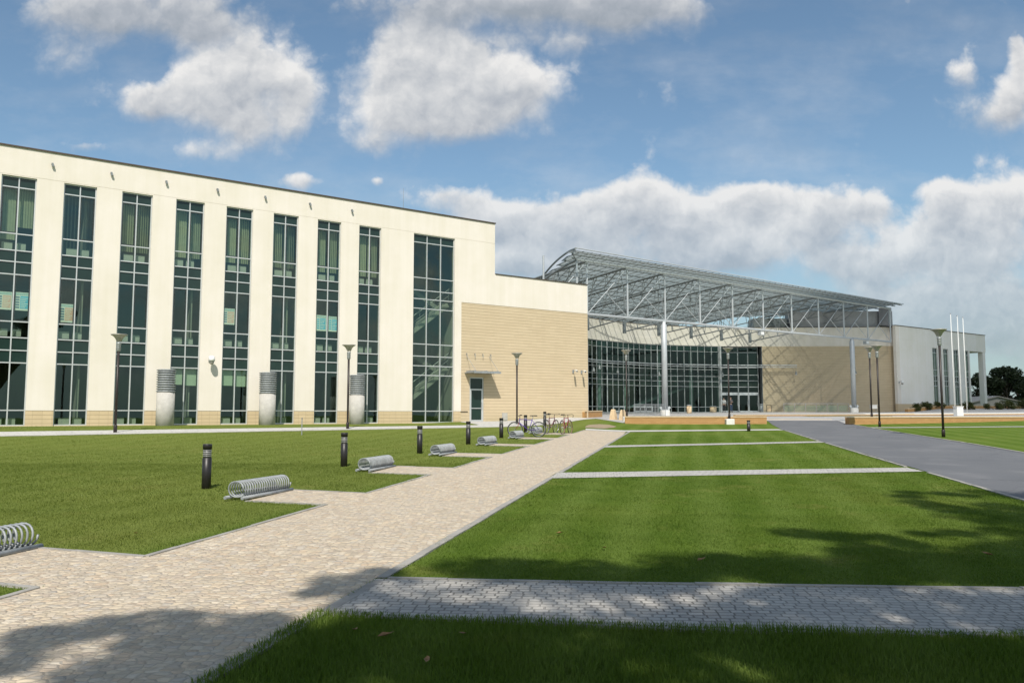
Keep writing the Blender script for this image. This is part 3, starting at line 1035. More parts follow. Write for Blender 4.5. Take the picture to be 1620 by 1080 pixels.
def office_wing():
    b = thing('office_wing', 'long cream office wing with tall strip windows beside the lawn', 'building', (OX, OY, 0), ROT)
    S0, S1 = -34.0, 2.0
    ZT = 14.78
    wins = [(-29.70 + 2.695 * k, -29.70 + 2.695 * k + 1.5) for k in range(9)]
    wide = (-4.32, -1.22)
    openings = wins + [wide]
    wall = MB()
    wall.box(S0, S1, 0.0, 0.35, 13.34, 13.385)
    wall.box(S0, S1, 0.0, 0.35, 13.40, ZT)
    wall.box(S0, S1, 0.012, 0.35, 13.3853, 13.3997)
    edges = [S0] + [e for o in openings for e in o] + [-0.69]
    pl = MB()
    for i in range(0, len(edges), 2):
        a, c = edges[i], edges[i + 1]
        wall.box(a, c, 0.0, 0.35, 1.90, 13.34)
        pl.box(a, c, 0.015, 0.35, 0.6, 1.90)
    for o in openings:
        pl.box(o[0], o[1], 0.08, 0.35, 0.6, 1.16)
    wall.box(-0.69, S1, 0.0, 0.35, 9.13, 13.34)
    wall.box(S1 - 0.35, S1, 0.36, 16.0, 1.0, ZT)
    wall.box(S0, S1, 15.7, 16.0, 1.0, 9.0)
    wall.box(S0, S0 + 0.35, 0.36, 15.69, 1.0, ZT)
    wall.box(S0, S1 - 0.36, 15.7, 16.0, 9.01, ZT)
    # lower block beside it
    S2 = 10.32
    wall.box(S1 + 0.001, S2, 0.0, 0.35, 9.13, 11.26)
    wall.box(S2 - 0.35, S2, 0.36, 9.0, 9.13, 11.26)
    wall.build('wall', M['cream'], b)
    pl.build('plinth', M['plinth'], b)
    cl = MB()
    D0, D1 = 0.0, 1.12
    ZD = 4.17
    cl.box(-0.69, D0 - 0.001, 0.02, 0.36, 0.6, 9.125)
    cl.box(D0, D1, 0.02, 0.36, ZD, 9.125)
    cl.box(D0, D1, 0.30, 0.36, 0.6, ZD)
    cl.box(D1 + 0.001, S2 + 0.02, 0.02, 0.36, 0.6, 9.125)
    cl.box(S2 - 0.33, S2 + 0.02, 0.361, 9.0, 0.6, 9.125)
    cl.build('stone_cladding', M['tile'], b)
    cap = MB()
    cap.box(S0, S1 + 0.05, -0.06, 0.40, ZT, ZT + 0.07)
    cap.box(S1 - 0.36, S1 + 0.05, 0.401, 16, ZT, ZT + 0.07)
    cap.box(S1 + 0.051, S2 + 0.05, -0.05, 0.40, 11.26, 11.32)
    cap.box(S2 - 0.36, S2 + 0.05, 0.401, 9.0, 11.26, 11.32)
    cap.box(S1 + 0.051, S2 - 0.37, 0.38, 9.0, 11.15, 11.20)
    cap.box(S0 + 0.36, S1 - 0.37, 0.41, 15.6, ZT - 0.05, ZT)
    cap.build('roof_edge', M['roofcap'], b)
    dn = MB().box(-0.72, -0.16, -0.02, 0.019, 1.86, 1.90)
    dn.build('flashing', M['roofcap'], b)
    # rooms behind the glass
    fl = MB()
    for z0, z1 in ((1.0, 1.15), (4.45, 4.85), (8.75, 9.15), (13.0, 13.33)):
        fl.box(S0 + 0.36, -5.2, 0.36, 7.0, z0, z1)
    fl.box(-5.0, 0.5, 0.36, 6.0, 1.0, 1.15)
    fl.box(-5.0, 0.5, 0.36, 6.0, 13.0, 13.33)
    fl.build('floor_slab', M['infloor'], b)
    rm = MB()
    rm.box(S0 + 0.36, -5.2, 7.0, 7.15, 1.0, 13.3)
    rm.box(-5.19, -5.01, 0.36, 7.0, 1.0, 13.3)
    rm.box(-5.0, 0.5, 6.0, 6.15, 1.0, 13.3)
    rm.box(0.5, 0.6, 0.37, 6.0, 1.0, 13.3)
    for s in (-26.1, -20.7, -15.3, -9.9):
        for z0, z1 in ((1.16, 4.44), (4.86, 8.74), (9.16, 12.99)):
            rm.box(s - 2.55, s - 2.45, 0.6, 6.99, z0, z1)
    rm.build('room_wall', M['inwall'], b)
    for k, (a, c) in enumerate(wins):
        sash = {(9, (k + 1) % 2), (5, k % 2)}
        w = window_strip(b, a, c, 2, ZL, SPAN, sash=sash)
        m = (a + c) / 2
        mat = M['blind_dark'] if k in (2,) else M['blind']
        if k == 2:
            vblinds(w, a + 0.06, m - 0.05, 9.75, 12.85, 0.50, mat, 0.14, 1.05)
            vblinds(w, m + 0.05, c - 0.06, 9.75, 12.85, 0.50, mat, 0.14, 1.15)
        else:
            tn = 0.30 if k % 3 else 0.55
            vblinds(w, a + 0.05, m - 0.04, 10.25, 12.85, 0.48, mat, 0.10, tn)
            vblinds(w, m + 0.04, c - 0.05, 10.25 if k != 1 else 10.9, 12.85, 0.48, mat, 0.10, tn + 0.15)
        if k in (4, 5):
            rb = MB()
            rb.box(a + 0.07, m - 0.05, 0.34, 0.345, 3.30, 4.25)
            rb.box(m + 0.05, c - 0.07, 0.34, 0.345, 3.26, 4.25)
            rb.build('roller_blind', M['rollblind'], w)
        rd = MB()
        for z0 in (1.17, 5.50, 9.75):
            q = random.uniform(-0.1, 0.1)
            rd.box(a + 0.18 + q, m - 0.10 + q, 0.40, 0.50, z0, z0 + 0.36)
            rd.box(m + 0.06 + q, c - 0.28 + q, 0.40, 0.50, z0, z0 + 0.36)
        rd.build('radiator', M['radiator'], w)
    # stair window
    w = window_strip(b, wide[0], wide[1], 3, ZL, {10}, sash=None)
    st, ra = MB(), MB()
    for z0, z1 in ((2.2, 4.7), (6.5, 9.0)):
        st.obox((-4.6, 1.4, z0), (-1.2, 1.4, z1), 1.1, 0.28)
        ra.tube([(-4.6, 0.75, z0 + 1.05), (-1.2, 0.75, z1 + 1.05)], 0.03, 6)
        ra.tube([(-4.6, 0.75, z0 + 0.62), (-1.2, 0.75, z1 + 0.62)], 0.015, 6)
        for k in range(7):
            x = -4.5 + k * 0.54
            zz = z0 + (x + 4.6) / 3.4 * (z1 - z0)
            ra.tube([(x, 0.75, zz + 0.15), (x, 0.75, zz + 1.05)], 0.014, 6)
    for z0, z1 in ((4.7, 6.5), (9.0, 10.9)):
        st.obox((-1.2, 3.0, z0), (-4.6, 3.0, z1), 1.1, 0.28)
    st.box(-5.0, 0.4, 4.0, 5.99, 4.62, 4.9)
    st.box(-5.0, 0.4, 4.0, 5.99, 8.92, 9.2)
    st.build('staircase', M['inwall'], b)
    ra.build('handrail', M['chrome'], b)
    # side door with transom
    dr = MB()
    e = 0.075
    dr.box(D0, D0 + e, 0.06, 0.16, 1.24, ZD)
    dr.box(D1 - e, D1, 0.06, 0.16, 1.24, ZD)
    dr.box(D0 + e, D1 - e, 0.062, 0.158, ZD - e, ZD)
    dr.box(D0 + e, D1 - e, 0.062, 0.158, 3.30, 3.40)
    dr.box(D0 + e, D1 - e, 0.062, 0.158, 1.24, 1.33)
    dr.box(D0 + e + 0.001, D0 + e + 0.08, 0.055, 0.15, 1.335, 3.295)
    dr.box(D1 - e - 0.08, D1 - e - 0.001, 0.055, 0.15, 1.335, 3.295)
    dr.box(D0 + e + 0.081, D1 - e - 0.081, 0.056, 0.149, 2.08, 2.13)
    door = dr.build('door', M['alu'], b)
    gd = MB().box(D0 + e, D1 - e, 0.10, 0.11, 1.33, 3.30)
    gd.box(D0 + e, D1 - e, 0.10, 0.11, 3.40, ZD - e)
    gd.build('pane', M['spandrel'], door)
    MB().tube([(D1 - 0.13, 0.03, 2.0), (D1 - 0.13, 0.03, 2.5)], 0.016, 8).build('handle', M['chrome'], door)
    MB().box(-0.05, 1.2, -0.35, 0.05, 1.05, 1.235).build('door_step', M['concrete'], b)
    cn = MB()
    cn.box(-0.42, 1.72, -1.15, 0.0, 4.42, 4.48)
    cn.box(-0.42, 1.72, -1.165, -1.151, 4.39, 4.52)
    for x in (-0.25, 0.65, 1.55):
        cn.obox((x, -1.1, 4.54), (x, 0.02, 4.54), 0.05, 0.07)
    canopy = cn.build('door_canopy', M['galv'], b)
    st = MB()
    for x in (-0.25, 1.55):
        st.tube([(x, -1.1, 4.55), (x, 0.02, 5.6)], 0.012, 6)
    st.build('tie_rod', M['galv'], canopy)
    lm = MB()
    for k, x in enumerate((-0.30, 0.35, 0.98, 1.62)):
        lm.tube([(x, 0.02, 5.72), (x, -0.10, 5.74), (x, -0.10, 5.48)], 0.022, 6)
    lm.build('cable_stub', M['galv'], b)
    for k in range(8):
        s = -24.88 + 2.70 * (k - 1)
        x = MB()
        x.box(s - 0.045, s + 0.045, -0.11, -0.001, 14.16, 14.24)
        x.box(s - 0.03, s + 0.06, -0.16, -0.05, 14.05, 14.155)
        x.build('wall_spotlight', M['steeld'], b)
    MB().tube([(-3.0, 4.0, 14.8), (-3.0, 4.0, 17.4)], 0.02, 6, r1=0.008).build('antenna', M['steeld'], b)
    for (a, c) in ((2.6, 3.05),):
        MB().box(a, c, -0.03, 0.019, 1.30, 1.80).build('meter_box', M['concrete'], b)
    return b


office_wing()
posters_on(-26.90, -26.30, 6.76, 7.63, 0.172, 'salmon printed poster in the window nearest the left edge, left pane', M['p_pink'], M['p_pics'])
posters_on(-26.17, -25.56, 6.76, 7.65, 0.172, 'blue printed poster beside the salmon one in the leftmost window', M['p_blue'], M['p_pics'])
posters_on(-24.22, -23.60, 6.30, 7.23, 0.172, 'salmon poster low in the second window from the left', M['p_pink'], M['p_pics'])
posters_on(-16.17, -15.56, 6.70, 7.60, 0.172, 'salmon poster in the window between two concrete air vents', M['p_pink'], M['p_pics'])
posters_on(-10.73, -10.12, 6.66, 7.60, 0.172, 'blue poster in left pane of the window right of a tall lamp', M['p_blue'], M['p_blue'])
posters_on(-9.97, -9.38, 6.66, 7.57, 0.172, 'blue poster in right pane, sharing its window with another blue poster', M['p_blue'], M['p_blue'])


# ------------------------------------------------------------------ curved entrance hall
ARC = [(12.5, -1.5), (14, 0.3), (18, 5), (24, 11), (30.1, 14.4), (35.2, 15.4), (41.8, 15.6), (49.9, 13.1), (54.5, 10.2), (60.5, 5.6), (66.4, 0.85), (67.5, -0.02)]
VT = 8.3        # v of the canopy truss


def catmull(P, n=14):
    P = [np.array(p, float) for p in P]
    P = [2 * P[0] - P[1]] + P + [2 * P[-1] - P[-2]]
    out = []
    for i in range(1, len(P) - 2):
        for k in range(n):
            t = k / n
            a, b, c, d = P[i - 1], P[i], P[i + 1], P[i + 2]
            out.append(0.5 * (2 * b + (c - a) * t + (2 * a - 5 * b + 4 * c - d) * t * t + (3 * b - a - 3 * c + d) * t ** 3))
    out.append(P[-2])
    return np.array(out)


ARCP = catmull(ARC)
ARCL = np.concatenate([[0], np.cumsum(np.linalg.norm(np.diff(ARCP, axis=0), axis=1))])


def arc_at(L):
    return np.array([np.interp(L, ARCL, ARCP[:, 0]), np.interp(L, ARCL, ARCP[:, 1]) + VT])


def arc_n(L):
    """unit normal towards the back"""
    d = arc_at(L + 0.05) - arc_at(L - 0.05)
    d = d / np.linalg.norm(d)
    return np.array([-d[1], d[0]])


def arc_L(s):
    return float(np.interp(s, ARCP[:, 0], ARCL))


def wall_v(s):
    return float(np.interp(s, ARCP[:, 0], ARCP[:, 1]))


def arc_wall(mb, L0, L1, z0, z1, off=0.0, th=0.3, step=0.6, ends=True):
    n = max(1, int((L1 - L0) / step))
    F, B = [], []
    for i in range(n + 1):
        L = L0 + (L1 - L0) * i / n
        p, q = arc_at(L), arc_n(L)
        F.append((p + q * off, L)); B.append((p + q * (off + th), L))
    for i in range(n):
        (a, la), (b, lb) = F[i], F[i + 1]
        (c, _), (d, _) = B[i], B[i + 1]
        mb.face([(a[0], a[1], z0), (b[0], b[1], z0), (b[0], b[1], z1), (a[0], a[1], z1)], [(la, z0), (lb, z0), (lb, z1), (la, z1)])
        mb.face([(d[0], d[1], z0), (c[0], c[1], z0), (c[0], c[1], z1), (d[0], d[1], z1)])
        mb.face([(a[0], a[1], z1), (b[0], b[1], z1), (d[0], d[1], z1), (c[0], c[1], z1)])
        mb.face([(c[0], c[1], z0), (d[0], d[1], z0), (b[0], b[1], z0), (a[0], a[1], z0)])
    if ends:
        for (a, c, fl) in ((F[0][0], B[0][0], 0), (F[-1][0], B[-1][0], 1)):
            f = [(a[0], a[1], z0), (a[0], a[1], z1), (c[0], c[1], z1), (c[0], c[1], z0)]
            mb.face(f if fl else f[::-1])
    return mb


def arc_tube(mb, L0, L1, z, off, r, n=6, step=0.8):
    k = max(2, int((L1 - L0) / step))
    pts = []
    for i in range(k + 1):
        L = L0 + (L1 - L0) * i / k
        p = arc_at(L) + arc_n(L) * off
        pts.append((p[0], p[1], z))
    mb.tube(pts, r, n)


def entrance_hall():
    h = thing('entrance_hall', 'curved glass fronted entrance hall with cream band under the steel canopy', 'building', (OX, OY, 0), ROT)
    La, Lp, Ld, Le = arc_L(17.0), arc_L(49.9), arc_L(54.5), arc_L(67.3)
    ZG = 10.0
    up = MB()
    arc_wall(up, arc_L(13.0), Le, ZG + 0.0, 12.32, 0.0, 0.35)
    up.build('wall', M['cream'], h)
    cp = MB()
    arc_wall(cp, arc_L(13.0), Le, 12.325, 12.38, -0.04, 0.43)
    cp.build('roof_edge', M['roofcap'], h)
    st = MB()
    arc_wall(st, Ld, Le, 1.6, ZG - 0.004, 0.0, 0.35)
    st.build('stone_cladding', M['tile'], h)
    # curtain wall: mullions, transoms, panes
    mu, gl = MB(), MB()
    n = int((Lp - La) / 0.92)
    Ls = [La + (Lp - La) * i / n for i in range(n + 1)]
    ZH = [2.55, 5.03, 5.64, 6.28, 7.10, 9.30]
    for i, L in enumerate(Ls):
        p, q = arc_at(L), arc_n(L)
        hw = 0.05 if (i % 9 == 4) else 0.02
        t = np.array([q[1], -q[0]])
        a, b_ = p + q * 0.10, p + q * 0.26
        mu.obox((*(a + q * 0.0), 1.9 + (9.98 - 1.9) / 2 - 4.04), (*(a + q * 0.0), 9.98), hw * 2, 0.12)
    for i in range(n):
        p0, p1 = arc_at(Ls[i]) + arc_n(Ls[i]) * 0.10, arc_at(Ls[i + 1]) + arc_n(Ls[i + 1]) * 0.10
        for z in ZH + [9.95, 1.93]:
            mu.obox((*p0, z), (*p1, z), 0.06, 0.042)
        gl.face([(*p0, 1.95), (*p1, 1.95), (*p1, 9.96), (*p0, 9.96)])
    cw = mu.build('curtain_wall', M['alu'], h)
    gl.build('pane', M['hallpane'], cw)
    sp = MB()
    for i in range(n):
        p0, p1 = arc_at(Ls[i]) + arc_n(Ls[i]) * 0.14, arc_at(Ls[i + 1]) + arc_n(Ls[i + 1]) * 0.14
        sp.face([(*p0, 9.33), (*p1, 9.33), (*p1, 9.97), (*p0, 9.97)])
    sp.build('spandrel_panel', M['spandrel'], cw)

    def panel_door(L0, L1, ztop, leaves, name='door', zb=1.93):
        d = MB()
        for k in range(leaves + 1):
            L = L0 + (L1 - L0) * k / leaves
            p = arc_at(L) + arc_n(L) * 0.06
            d.obox((*p, zb), (*p, ztop), 0.13, 0.16)
        for k in range(leaves):
            a = arc_at(L0 + (L1 - L0) * k / leaves) + arc_n(L0) * 0.06
            c = arc_at(L0 + (L1 - L0) * (k + 1) / leaves) + arc_n(L1) * 0.06
            for z in (zb + 0.08, ztop - 0.08):
                d.obox((*a, z), (*c, z), 0.13, 0.15)
        o = d.build(name, M['alu'], h)
        return o

    def sL(f):
        return La + (Lp - La) * f
    panel_door(Ls[10], Ls[11], 4.3, 1)
    panel_door(Ls[15], Ls[17], 4.3, 2)
    for i in (23, 24, 27, 28, 29):
        if i + 1 < len(Ls):
            panel_door(Ls[i], Ls[i + 1], 2.62, 1, 'vent_panel')
    # thick pier and the main doors
    pr = MB()
    p, q = arc_at(Lp + 0.12), arc_n(Lp)
    pr.obox((*p, 1.9), (*p, 9.98), 0.24, 0.34)
    pr.build('pier', M['alu'], h)
    d = MB()
    A0, A1 = arc_at(Lp + 0.28) + arc_n(Lp) * 0.9, arc_at(Ld - 0.3) + arc_n(Ld) * 0.9
    g2 = MB()
    for k in range(5):
        p = A0 + (A1 - A0) * k / 4
        d.obox((*p, 4.4), (*p, 9.97), 0.07, 0.12)
    for z in (5.03, 5.8, 6.5, 7.4, 9.3, 9.94):
        d.obox((*A0, z), (*A1, z), 0.06, 0.06)
    g2.face([(*A0, 1.95), (*A1, 1.95), (*A1, 9.96), (*A0, 9.96)])
    ent = d.build('entrance_glazing', M['alu'], h)
    g2.build('pane', M['hallpane'], ent)
    for k in range(4):
        p0, p1 = A0 + (A1 - A0) * (k + 0.02) / 4, A0 + (A1 - A0) * (k + 0.98) / 4
        f = MB()
        nn = arc_n(Lp) * -0.03
        p0, p1 = p0 + nn, p1 + nn
        f.obox((*p0, 1.93), (*p0, 4.35), 0.16, 0.10)
        f.obox((*p1, 1.93), (*p1, 4.35), 0.16, 0.10)
        for z, hh in ((2.02, 0.16), (4.18, 0.34)):
            f.obox((*(p0 + (p1 - p0) * 0.03), z), (*(p1 - (p1 - p0) * 0.03), z), 0.08, hh)
        dd = f.build('door', M['alu'], h)
        hd = p1 - (p1 - p0) * 0.16 + nn * 3
        MB().tube([(*hd, 2.7), (*hd, 3.3)], 0.02, 6).build('handle', M['chrome'], dd)
    cheek = MB()
    for L in (Lp + 0.26, Ld - 0.02):
        p, q = arc_at(L), arc_n(L)
        cheek.obox((*p, 5.9), (*(p + q * 1.1), 5.9), 0.06, 8.0)
    cheek.build('reveal', M['steeld'], h)
    # ring rail in front of the glass and its spotlights
    rl = MB()
    arc_tube(rl, arc_L(27), Ld + 4.0, 7.62, -0.75, 0.065)
    arc_tube(rl, arc_L(27), Ld + 4.0, 7.38, -0.75, 0.045)
    for k in range(10):
        L = arc_L(28) + k * 3.1
        p, q = arc_at(L), arc_n(L)
        rl.tube([(*(p - q * 0.75), 7.5), (*(p + q * 0.1), 7.5)], 0.03, 6)
    rl.build('ring_rail', M['steel'], h)
    for s, z in ((31.0, 6.75), (29.7, 6.45), (34.4, 6.45), (41.5, 6.35), (50.0, 6.35), (57.6, 6.55), (63.2, 6.65)):
        L = arc_L(s)
        p = arc_at(L) - arc_n(L) * 0.75
        x = MB()
        x.lathe([(0.05, 0.0), (0.07, -0.10), (0.15, -0.34), (0.16, -0.38)], 10, (p[0], p[1], z + 0.35))
        x.tube([(p[0], p[1], z + 0.33), (p[0], p[1], 7.4)], 0.02, 6)
        sp = x.build('spotlight', M['steeld'], h)
        MB().lathe([(0.14, 0.0), (0.13, -0.05), (0.07, -0.09)], 10, (p[0], p[1], z - 0.032)).build('lens', M['white_paint'], sp)
    # inside
    inn = MB()
    inn.box(16.3, 67.0, 44.0, 44.3, 1.0, 12.0)
    inn.box(16.3, 16.6, 13.5, 44.0, 1.0, 12.0)
    inn.box(66.6, 66.9, 23.0, 44.0, 1.0, 12.0)
    inn.build('room_wall', M['indark'], h)
    fl = MB()
    n = 40
    bp = []
    for i in range(n + 1):
        L = arc_L(13.0) + (Le - arc_L(13.0)) * i / n
        p = arc_at(L) + arc_n(L) * 0.36
        bp.append(p)
    for z0, z1, ex in ((12.02, 12.30, 0.0), (1.72, 1.925, 0.0), (5.25, 5.62, 4.5)):
        for i in range(n):
            a, c = bp[i], bp[i + 1]
            y0, y1 = a[1] + ex, c[1] + ex
            fl.face([(a[0], y0, z1), (c[0], y1, z1), (c[0], 43.9, z1), (a[0], 43.9, z1)])
            fl.face([(a[0], 43.9, z0), (c[0], 43.9, z0), (c[0], y1, z0), (a[0], y0, z0)])
            fl.face([(a[0], y0, z0), (c[0], y1, z0), (c[0], y1, z1), (a[0], y0, z1)])
    fl.build('floor_slab', M['infloor'], h)
    it = MB()
    for k in range(7):
        L = arc_L(24) + k * 4.2
        p = arc_at(L) + arc_n(L) * 3.2
        it.tube([(*p, 1.92), (*p, 12.0)], 0.22, 10)
    it.build('hall_column', M['radiator'], h)
    rr = MB()
    for z in (6.0, 6.35, 6.7):
        arc_tube(rr, arc_L(26), arc_L(52), z, 4.7, 0.03, 5, 1.5)
    rr.obox((*(arc_at(arc_L(40)) + np.array([0, 6])), 1.9), (*(arc_at(arc_L(52)) + np.array([0, 8])), 5.4), 1.6, 0.3)
    rr.build('gallery_rail', M['radiator'], h)
    # grey metal plant room over the right end
    ph = MB()
    arc_wall(ph, arc_L(57.5), Le - 0.15, 12.40, 14.35, 0.5, 2.5, 1.5)
    ph.build('plant_screen', M['screen'], h)
    ph = MB()
    arc_wall(ph, arc_L(54.0), arc_L(57.3), 12.40, 13.6, 1.2, 2.5, 1.5)
    ph.build('plant_room', M['steeld'], h)
    return h


entrance_hall()


# ------------------------------------------------------------------ steel canopy
def steel_canopy():
    t = thing('steel_canopy', 'long lightweight steel truss canopy with glazed roof over the plaza', 'canopy', (OX, OY, 0), ROT)
    P0, BAY = 17.45, 4.835
    posts = [P0 + BAY * k for k in range(11)]
    zc = lambda s: 15.10 - 0.62 * (s - 17) / 49
    ZB = 10.42
    SE = 65.85

    def f(dv):
        return -0.062 * dv - 0.0012 * dv * dv if dv > 0 else -0.02 * dv

    def vend(s):
        return wall_v(s) + 11.0 * (1 - float(ss(46, 54, s))) * float(ss(15, 26, s)) + 3.2

    def sleft(dv):
        return 15.0 + 0.41 * (dv + 1.4)

    def zroof(s, dv):
        return zc(s) + 0.42 + f(dv)
    # chords
    b = MB(); b.tube([(16.3, VT, zc(16.3)), (SE, VT, zc(SE))], 0.11, 8); b.build('top_chord', M['steel'], t)
    b = MB(); b.tube([(12.0, VT, ZB), (SE, VT, ZB)], 0.11, 8); b.build('bottom_chord', M['steel'], t)
    for s in [16.3, 12.62] + posts[:-1] + [SE]:
        MB().tube([(s, VT, ZB + 0.1), (s, VT, zc(s) - 0.1)], 0.085, 8).build('post', M['steel'], t)
    pp = [12.62] + posts[:-1] + [SE]
    for k in range(1, len(pp)):
        a, c = pp[k - 1], pp[k]
        d = MB()
        d.tube([(c - 0.12, VT, zc(c) - 0.15), (a + 0.15, VT, ZB + 0.15)], 0.034, 6)
        m = 0.55
        mx, mz = c - 0.12 + (a + 0.27 - c) * m, zc(c) - 0.15 + (ZB + 0.30 - zc(c)) * m
        d.tube([(mx, VT, mz), (c - 0.15, VT, ZB + 0.15)], 0.032, 6)
        d.build('brace', M['steel'], t)
    # columns
    for s in (26.9, 57.6):
        x, y = s, VT
        zb = g(*W(s, VT))
        col = MB().lathe([(0.27, zb + 0.62), (0.27, 10.05), (0.20, 10.12), (0.20, ZB - 0.05)], 20, (x, y, 0)).build('column', M['steel'], t, True)
        MB().lathe([(0.46, zb - 0.1), (0.46, zb + 0.46), (0.44, zb + 0.5)], 24, (x, y, 0)).build('footing', M['concretew'], col)
        cr = MB()
        for a in range(4):
            an = a * math.pi / 2 + 0.78
            dx, dy = math.cos(an), math.sin(an)
            cr.obox((x + dx * 0.25, y + dy * 0.25, zb + 0.78), (x + dx * 0.42, y + dy * 0.42, zb + 0.62), 0.03, 0.35)
        cr.lathe([(0.43, zb + 0.505), (0.43, zb + 0.56), (0.28, zb + 0.60)], 20, (x, y, 0))
        cr.build('base_plate', M['steel'], col)
    # rafters running back over the hall wall
    for k, s in enumerate([12.62] + posts[:-1]):
        ve = vend(max(s, 15.2)) - 0.2
        if s < 16:
            continue
        r, wb = MB(), MB()
        N = max(3, int(ve / 1.9))
        top = [(s, VT + ve * i / N, zc(s) + f(ve * i / N)) for i in range(N + 1)]
        r.tube(top, 0.115, 6)
        vh = min(5.6, ve * 0.55) if k < 8 else ve * 0.6
        zh = ZB - 0.55
        low = [(s, VT, ZB), (s, VT + vh, zh)]
        mid = [(s, VT + 1.2 + (ve - 1.2) * i / N, zc(s) - 1.25 * min(1, i / 1.0) + f(1.2 + (ve - 1.2) * i / N) * 1.02) for i in range(N + 1)]
        r.tube(mid, 0.06, 6)
        o = r.build('rafter', M['steeld'], t)
        for i in range(N):
            a = Vector(top[i]); c = Vector(mid[i]); e = Vector(top[i + 1])
            wb.tube([a, mid[i + 1] if i % 2 else c], 0.035, 5)
            wb.tube([c if not i % 2 else mid[i + 1], e], 0.035, 5)
        if k <= 7:
            r2 = MB()
            r2.tube(low, 0.06, 6)
            r2.build('tie', M['steeld'], o)
            hb = MB()
            hb.box(s - 0.13, s + 0.13, VT + vh - 0.12, VT + vh + 0.12, zh - 0.16, zh + 1.0)
            hb.build('hanger', M['steeld'], o)
            for i in range(3):
                va, vb = vh * i / 3, vh * (i + 1) / 3
                za = ZB - 0.55 * i / 3
                zb_ = ZB - 0.55 * (i + 1) / 3
                wb.tube([(s, VT + va, za), (s, VT + (va + vb) / 2, zc(s) + f((va + vb) / 2))], 0.03, 5)
                wb.tube([(s, VT + (va + vb) / 2, zc(s) + f((va + vb) / 2)), (s, VT + vb, zb_)], 0.03, 5)
            wb.tube([(s, VT + vh, zh + 0.9), (s, VT + vh, zc(s) + f(vh))], 0.05, 5)
        wb.build('web', M['steeld'], o)
    # purlins
    dvs = [-1.32, -0.45, 0.55] + [1.7 + 1.55 * i for i in range(18)]
    for dv in dvs:
        s0 = max(16.2, sleft(dv)) if dv > 0 else sleft(dv)
        ss_ = [s for s in np.linspace(s0, 66.3, 60) if vend(max(s, 15.2)) >= dv]
        if len(ss_) < 2:
            continue
        a, c = ss_[0], ss_[-1]
        b = MB()
        b.tube([(a, VT + dv, zroof(a, dv) - 0.14), (c, VT + dv, zroof(c, dv) - 0.14)], 0.055, 6)
        k = 0
        s = math.ceil(a / 0.967) * 0.967
        while s < c:
            b.box(s - 0.07, s + 0.07, VT + dv - 0.07, VT + dv + 0.07, zroof(s, dv) - 0.20, zroof(s, dv) - 0.06)
            s += 0.967
        b.build('purlin', M['steeld'], t)
    # edge members
    b = MB()
    pts = [(sleft(dv), VT + dv, zroof(sleft(dv), dv) + (0.14 if dv < -1.3 else 0.45 - 0.0135 * (dv - 3.5) ** 2)) for dv in np.linspace(-1.4, 9.5, 16)]
    b.tube(pts, 0.09, 7)
    pts = [(16.3 + 0.13 * dv, VT + dv, zc(16.3) + f(dv) * 1.5 - 0.012 * dv * dv) for dv in np.linspace(0.0, 8.0, 10)]
    b.tube(pts, 0.11, 7)
    b.tube([(15.6, VT - 0.2, zroof(15.6, -0.2) + 0.15), (16.25, VT + 0.1, zc(16.3))], 0.05, 6)
    b.build('gable_arch', M['steeld'], t)
    b = MB()
    b.tube([(sleft(-1.4), VT - 1.4, zroof(15, -1.4) + 0.2), (66.5, VT - 1.4, zroof(66.5, -1.4))], 0.05, 6)
    b.build('eave_tube', M['steel'], t)
    # glazing with bars
    r = MB()
    sg = [15.0 + 0.967 * i for i in range(54)]
    dg = [-1.4, -0.2, 1.0] + [2.4 + 1.55 * i for i in range(18)]
    for i in range(len(sg) - 1):
        for j in range(len(dg) - 1):
            d0, d1 = dg[j], dg[j + 1]
            s0, s1 = sg[i], sg[i + 1]
            if s1 <= sleft(d0) + 0.75:
                continue
            ve = vend(max(s0, 15.2))
            if d0 >= ve:
                continue
            d1 = min(d1, ve)
            q = lambda s, d: (max(s, sleft(d) if d > 0.5 else s), VT + d, zroof(s, d))
            gp_ = 0.012
            r.m = 0
            p = [q(s0 + gp_, d0 + gp_), q(s1 - gp_, d0 + gp_), q(s1 - gp_, d1 - gp_), q(s0 + gp_, d1 - gp_)]
            if p[1][0] - p[0][0] < 0.1 and p[2][0] - p[3][0] < 0.1:
                continue
            r.face(p, [(s0, d0), (s1, d0), (s1, d1), (s0, d1)])
            r.m = 1
            r.obox(q(s0, d0 + 0.01), q(s0, d1 - 0.01), 0.05, 0.075)
    r.build('roof_glazing', [M['roofglass'], M['steeld']], t)
    # end panel and floodlights
    MB().box(SE - 0.05, SE + 0.75, VT + 0.2, VT + 1.4, 12.50, zroof(66, 0.5) - 0.2).build('end_panel', M['screen'], t)
    for s in (41.2, 60.5):
        x = MB()
        x.box(s - 0.28, s + 0.28, VT - 0.2, VT + 0.2, ZB - 0.55, ZB - 0.18)
        fl = x.build('floodlight', M['steel'], t)
        MB().box(s - 0.22, s + 0.22, VT - 0.215, VT - 0.202, ZB - 0.50, ZB - 0.24).build('lens', M['white_paint'], fl)
    return t


steel_canopy()


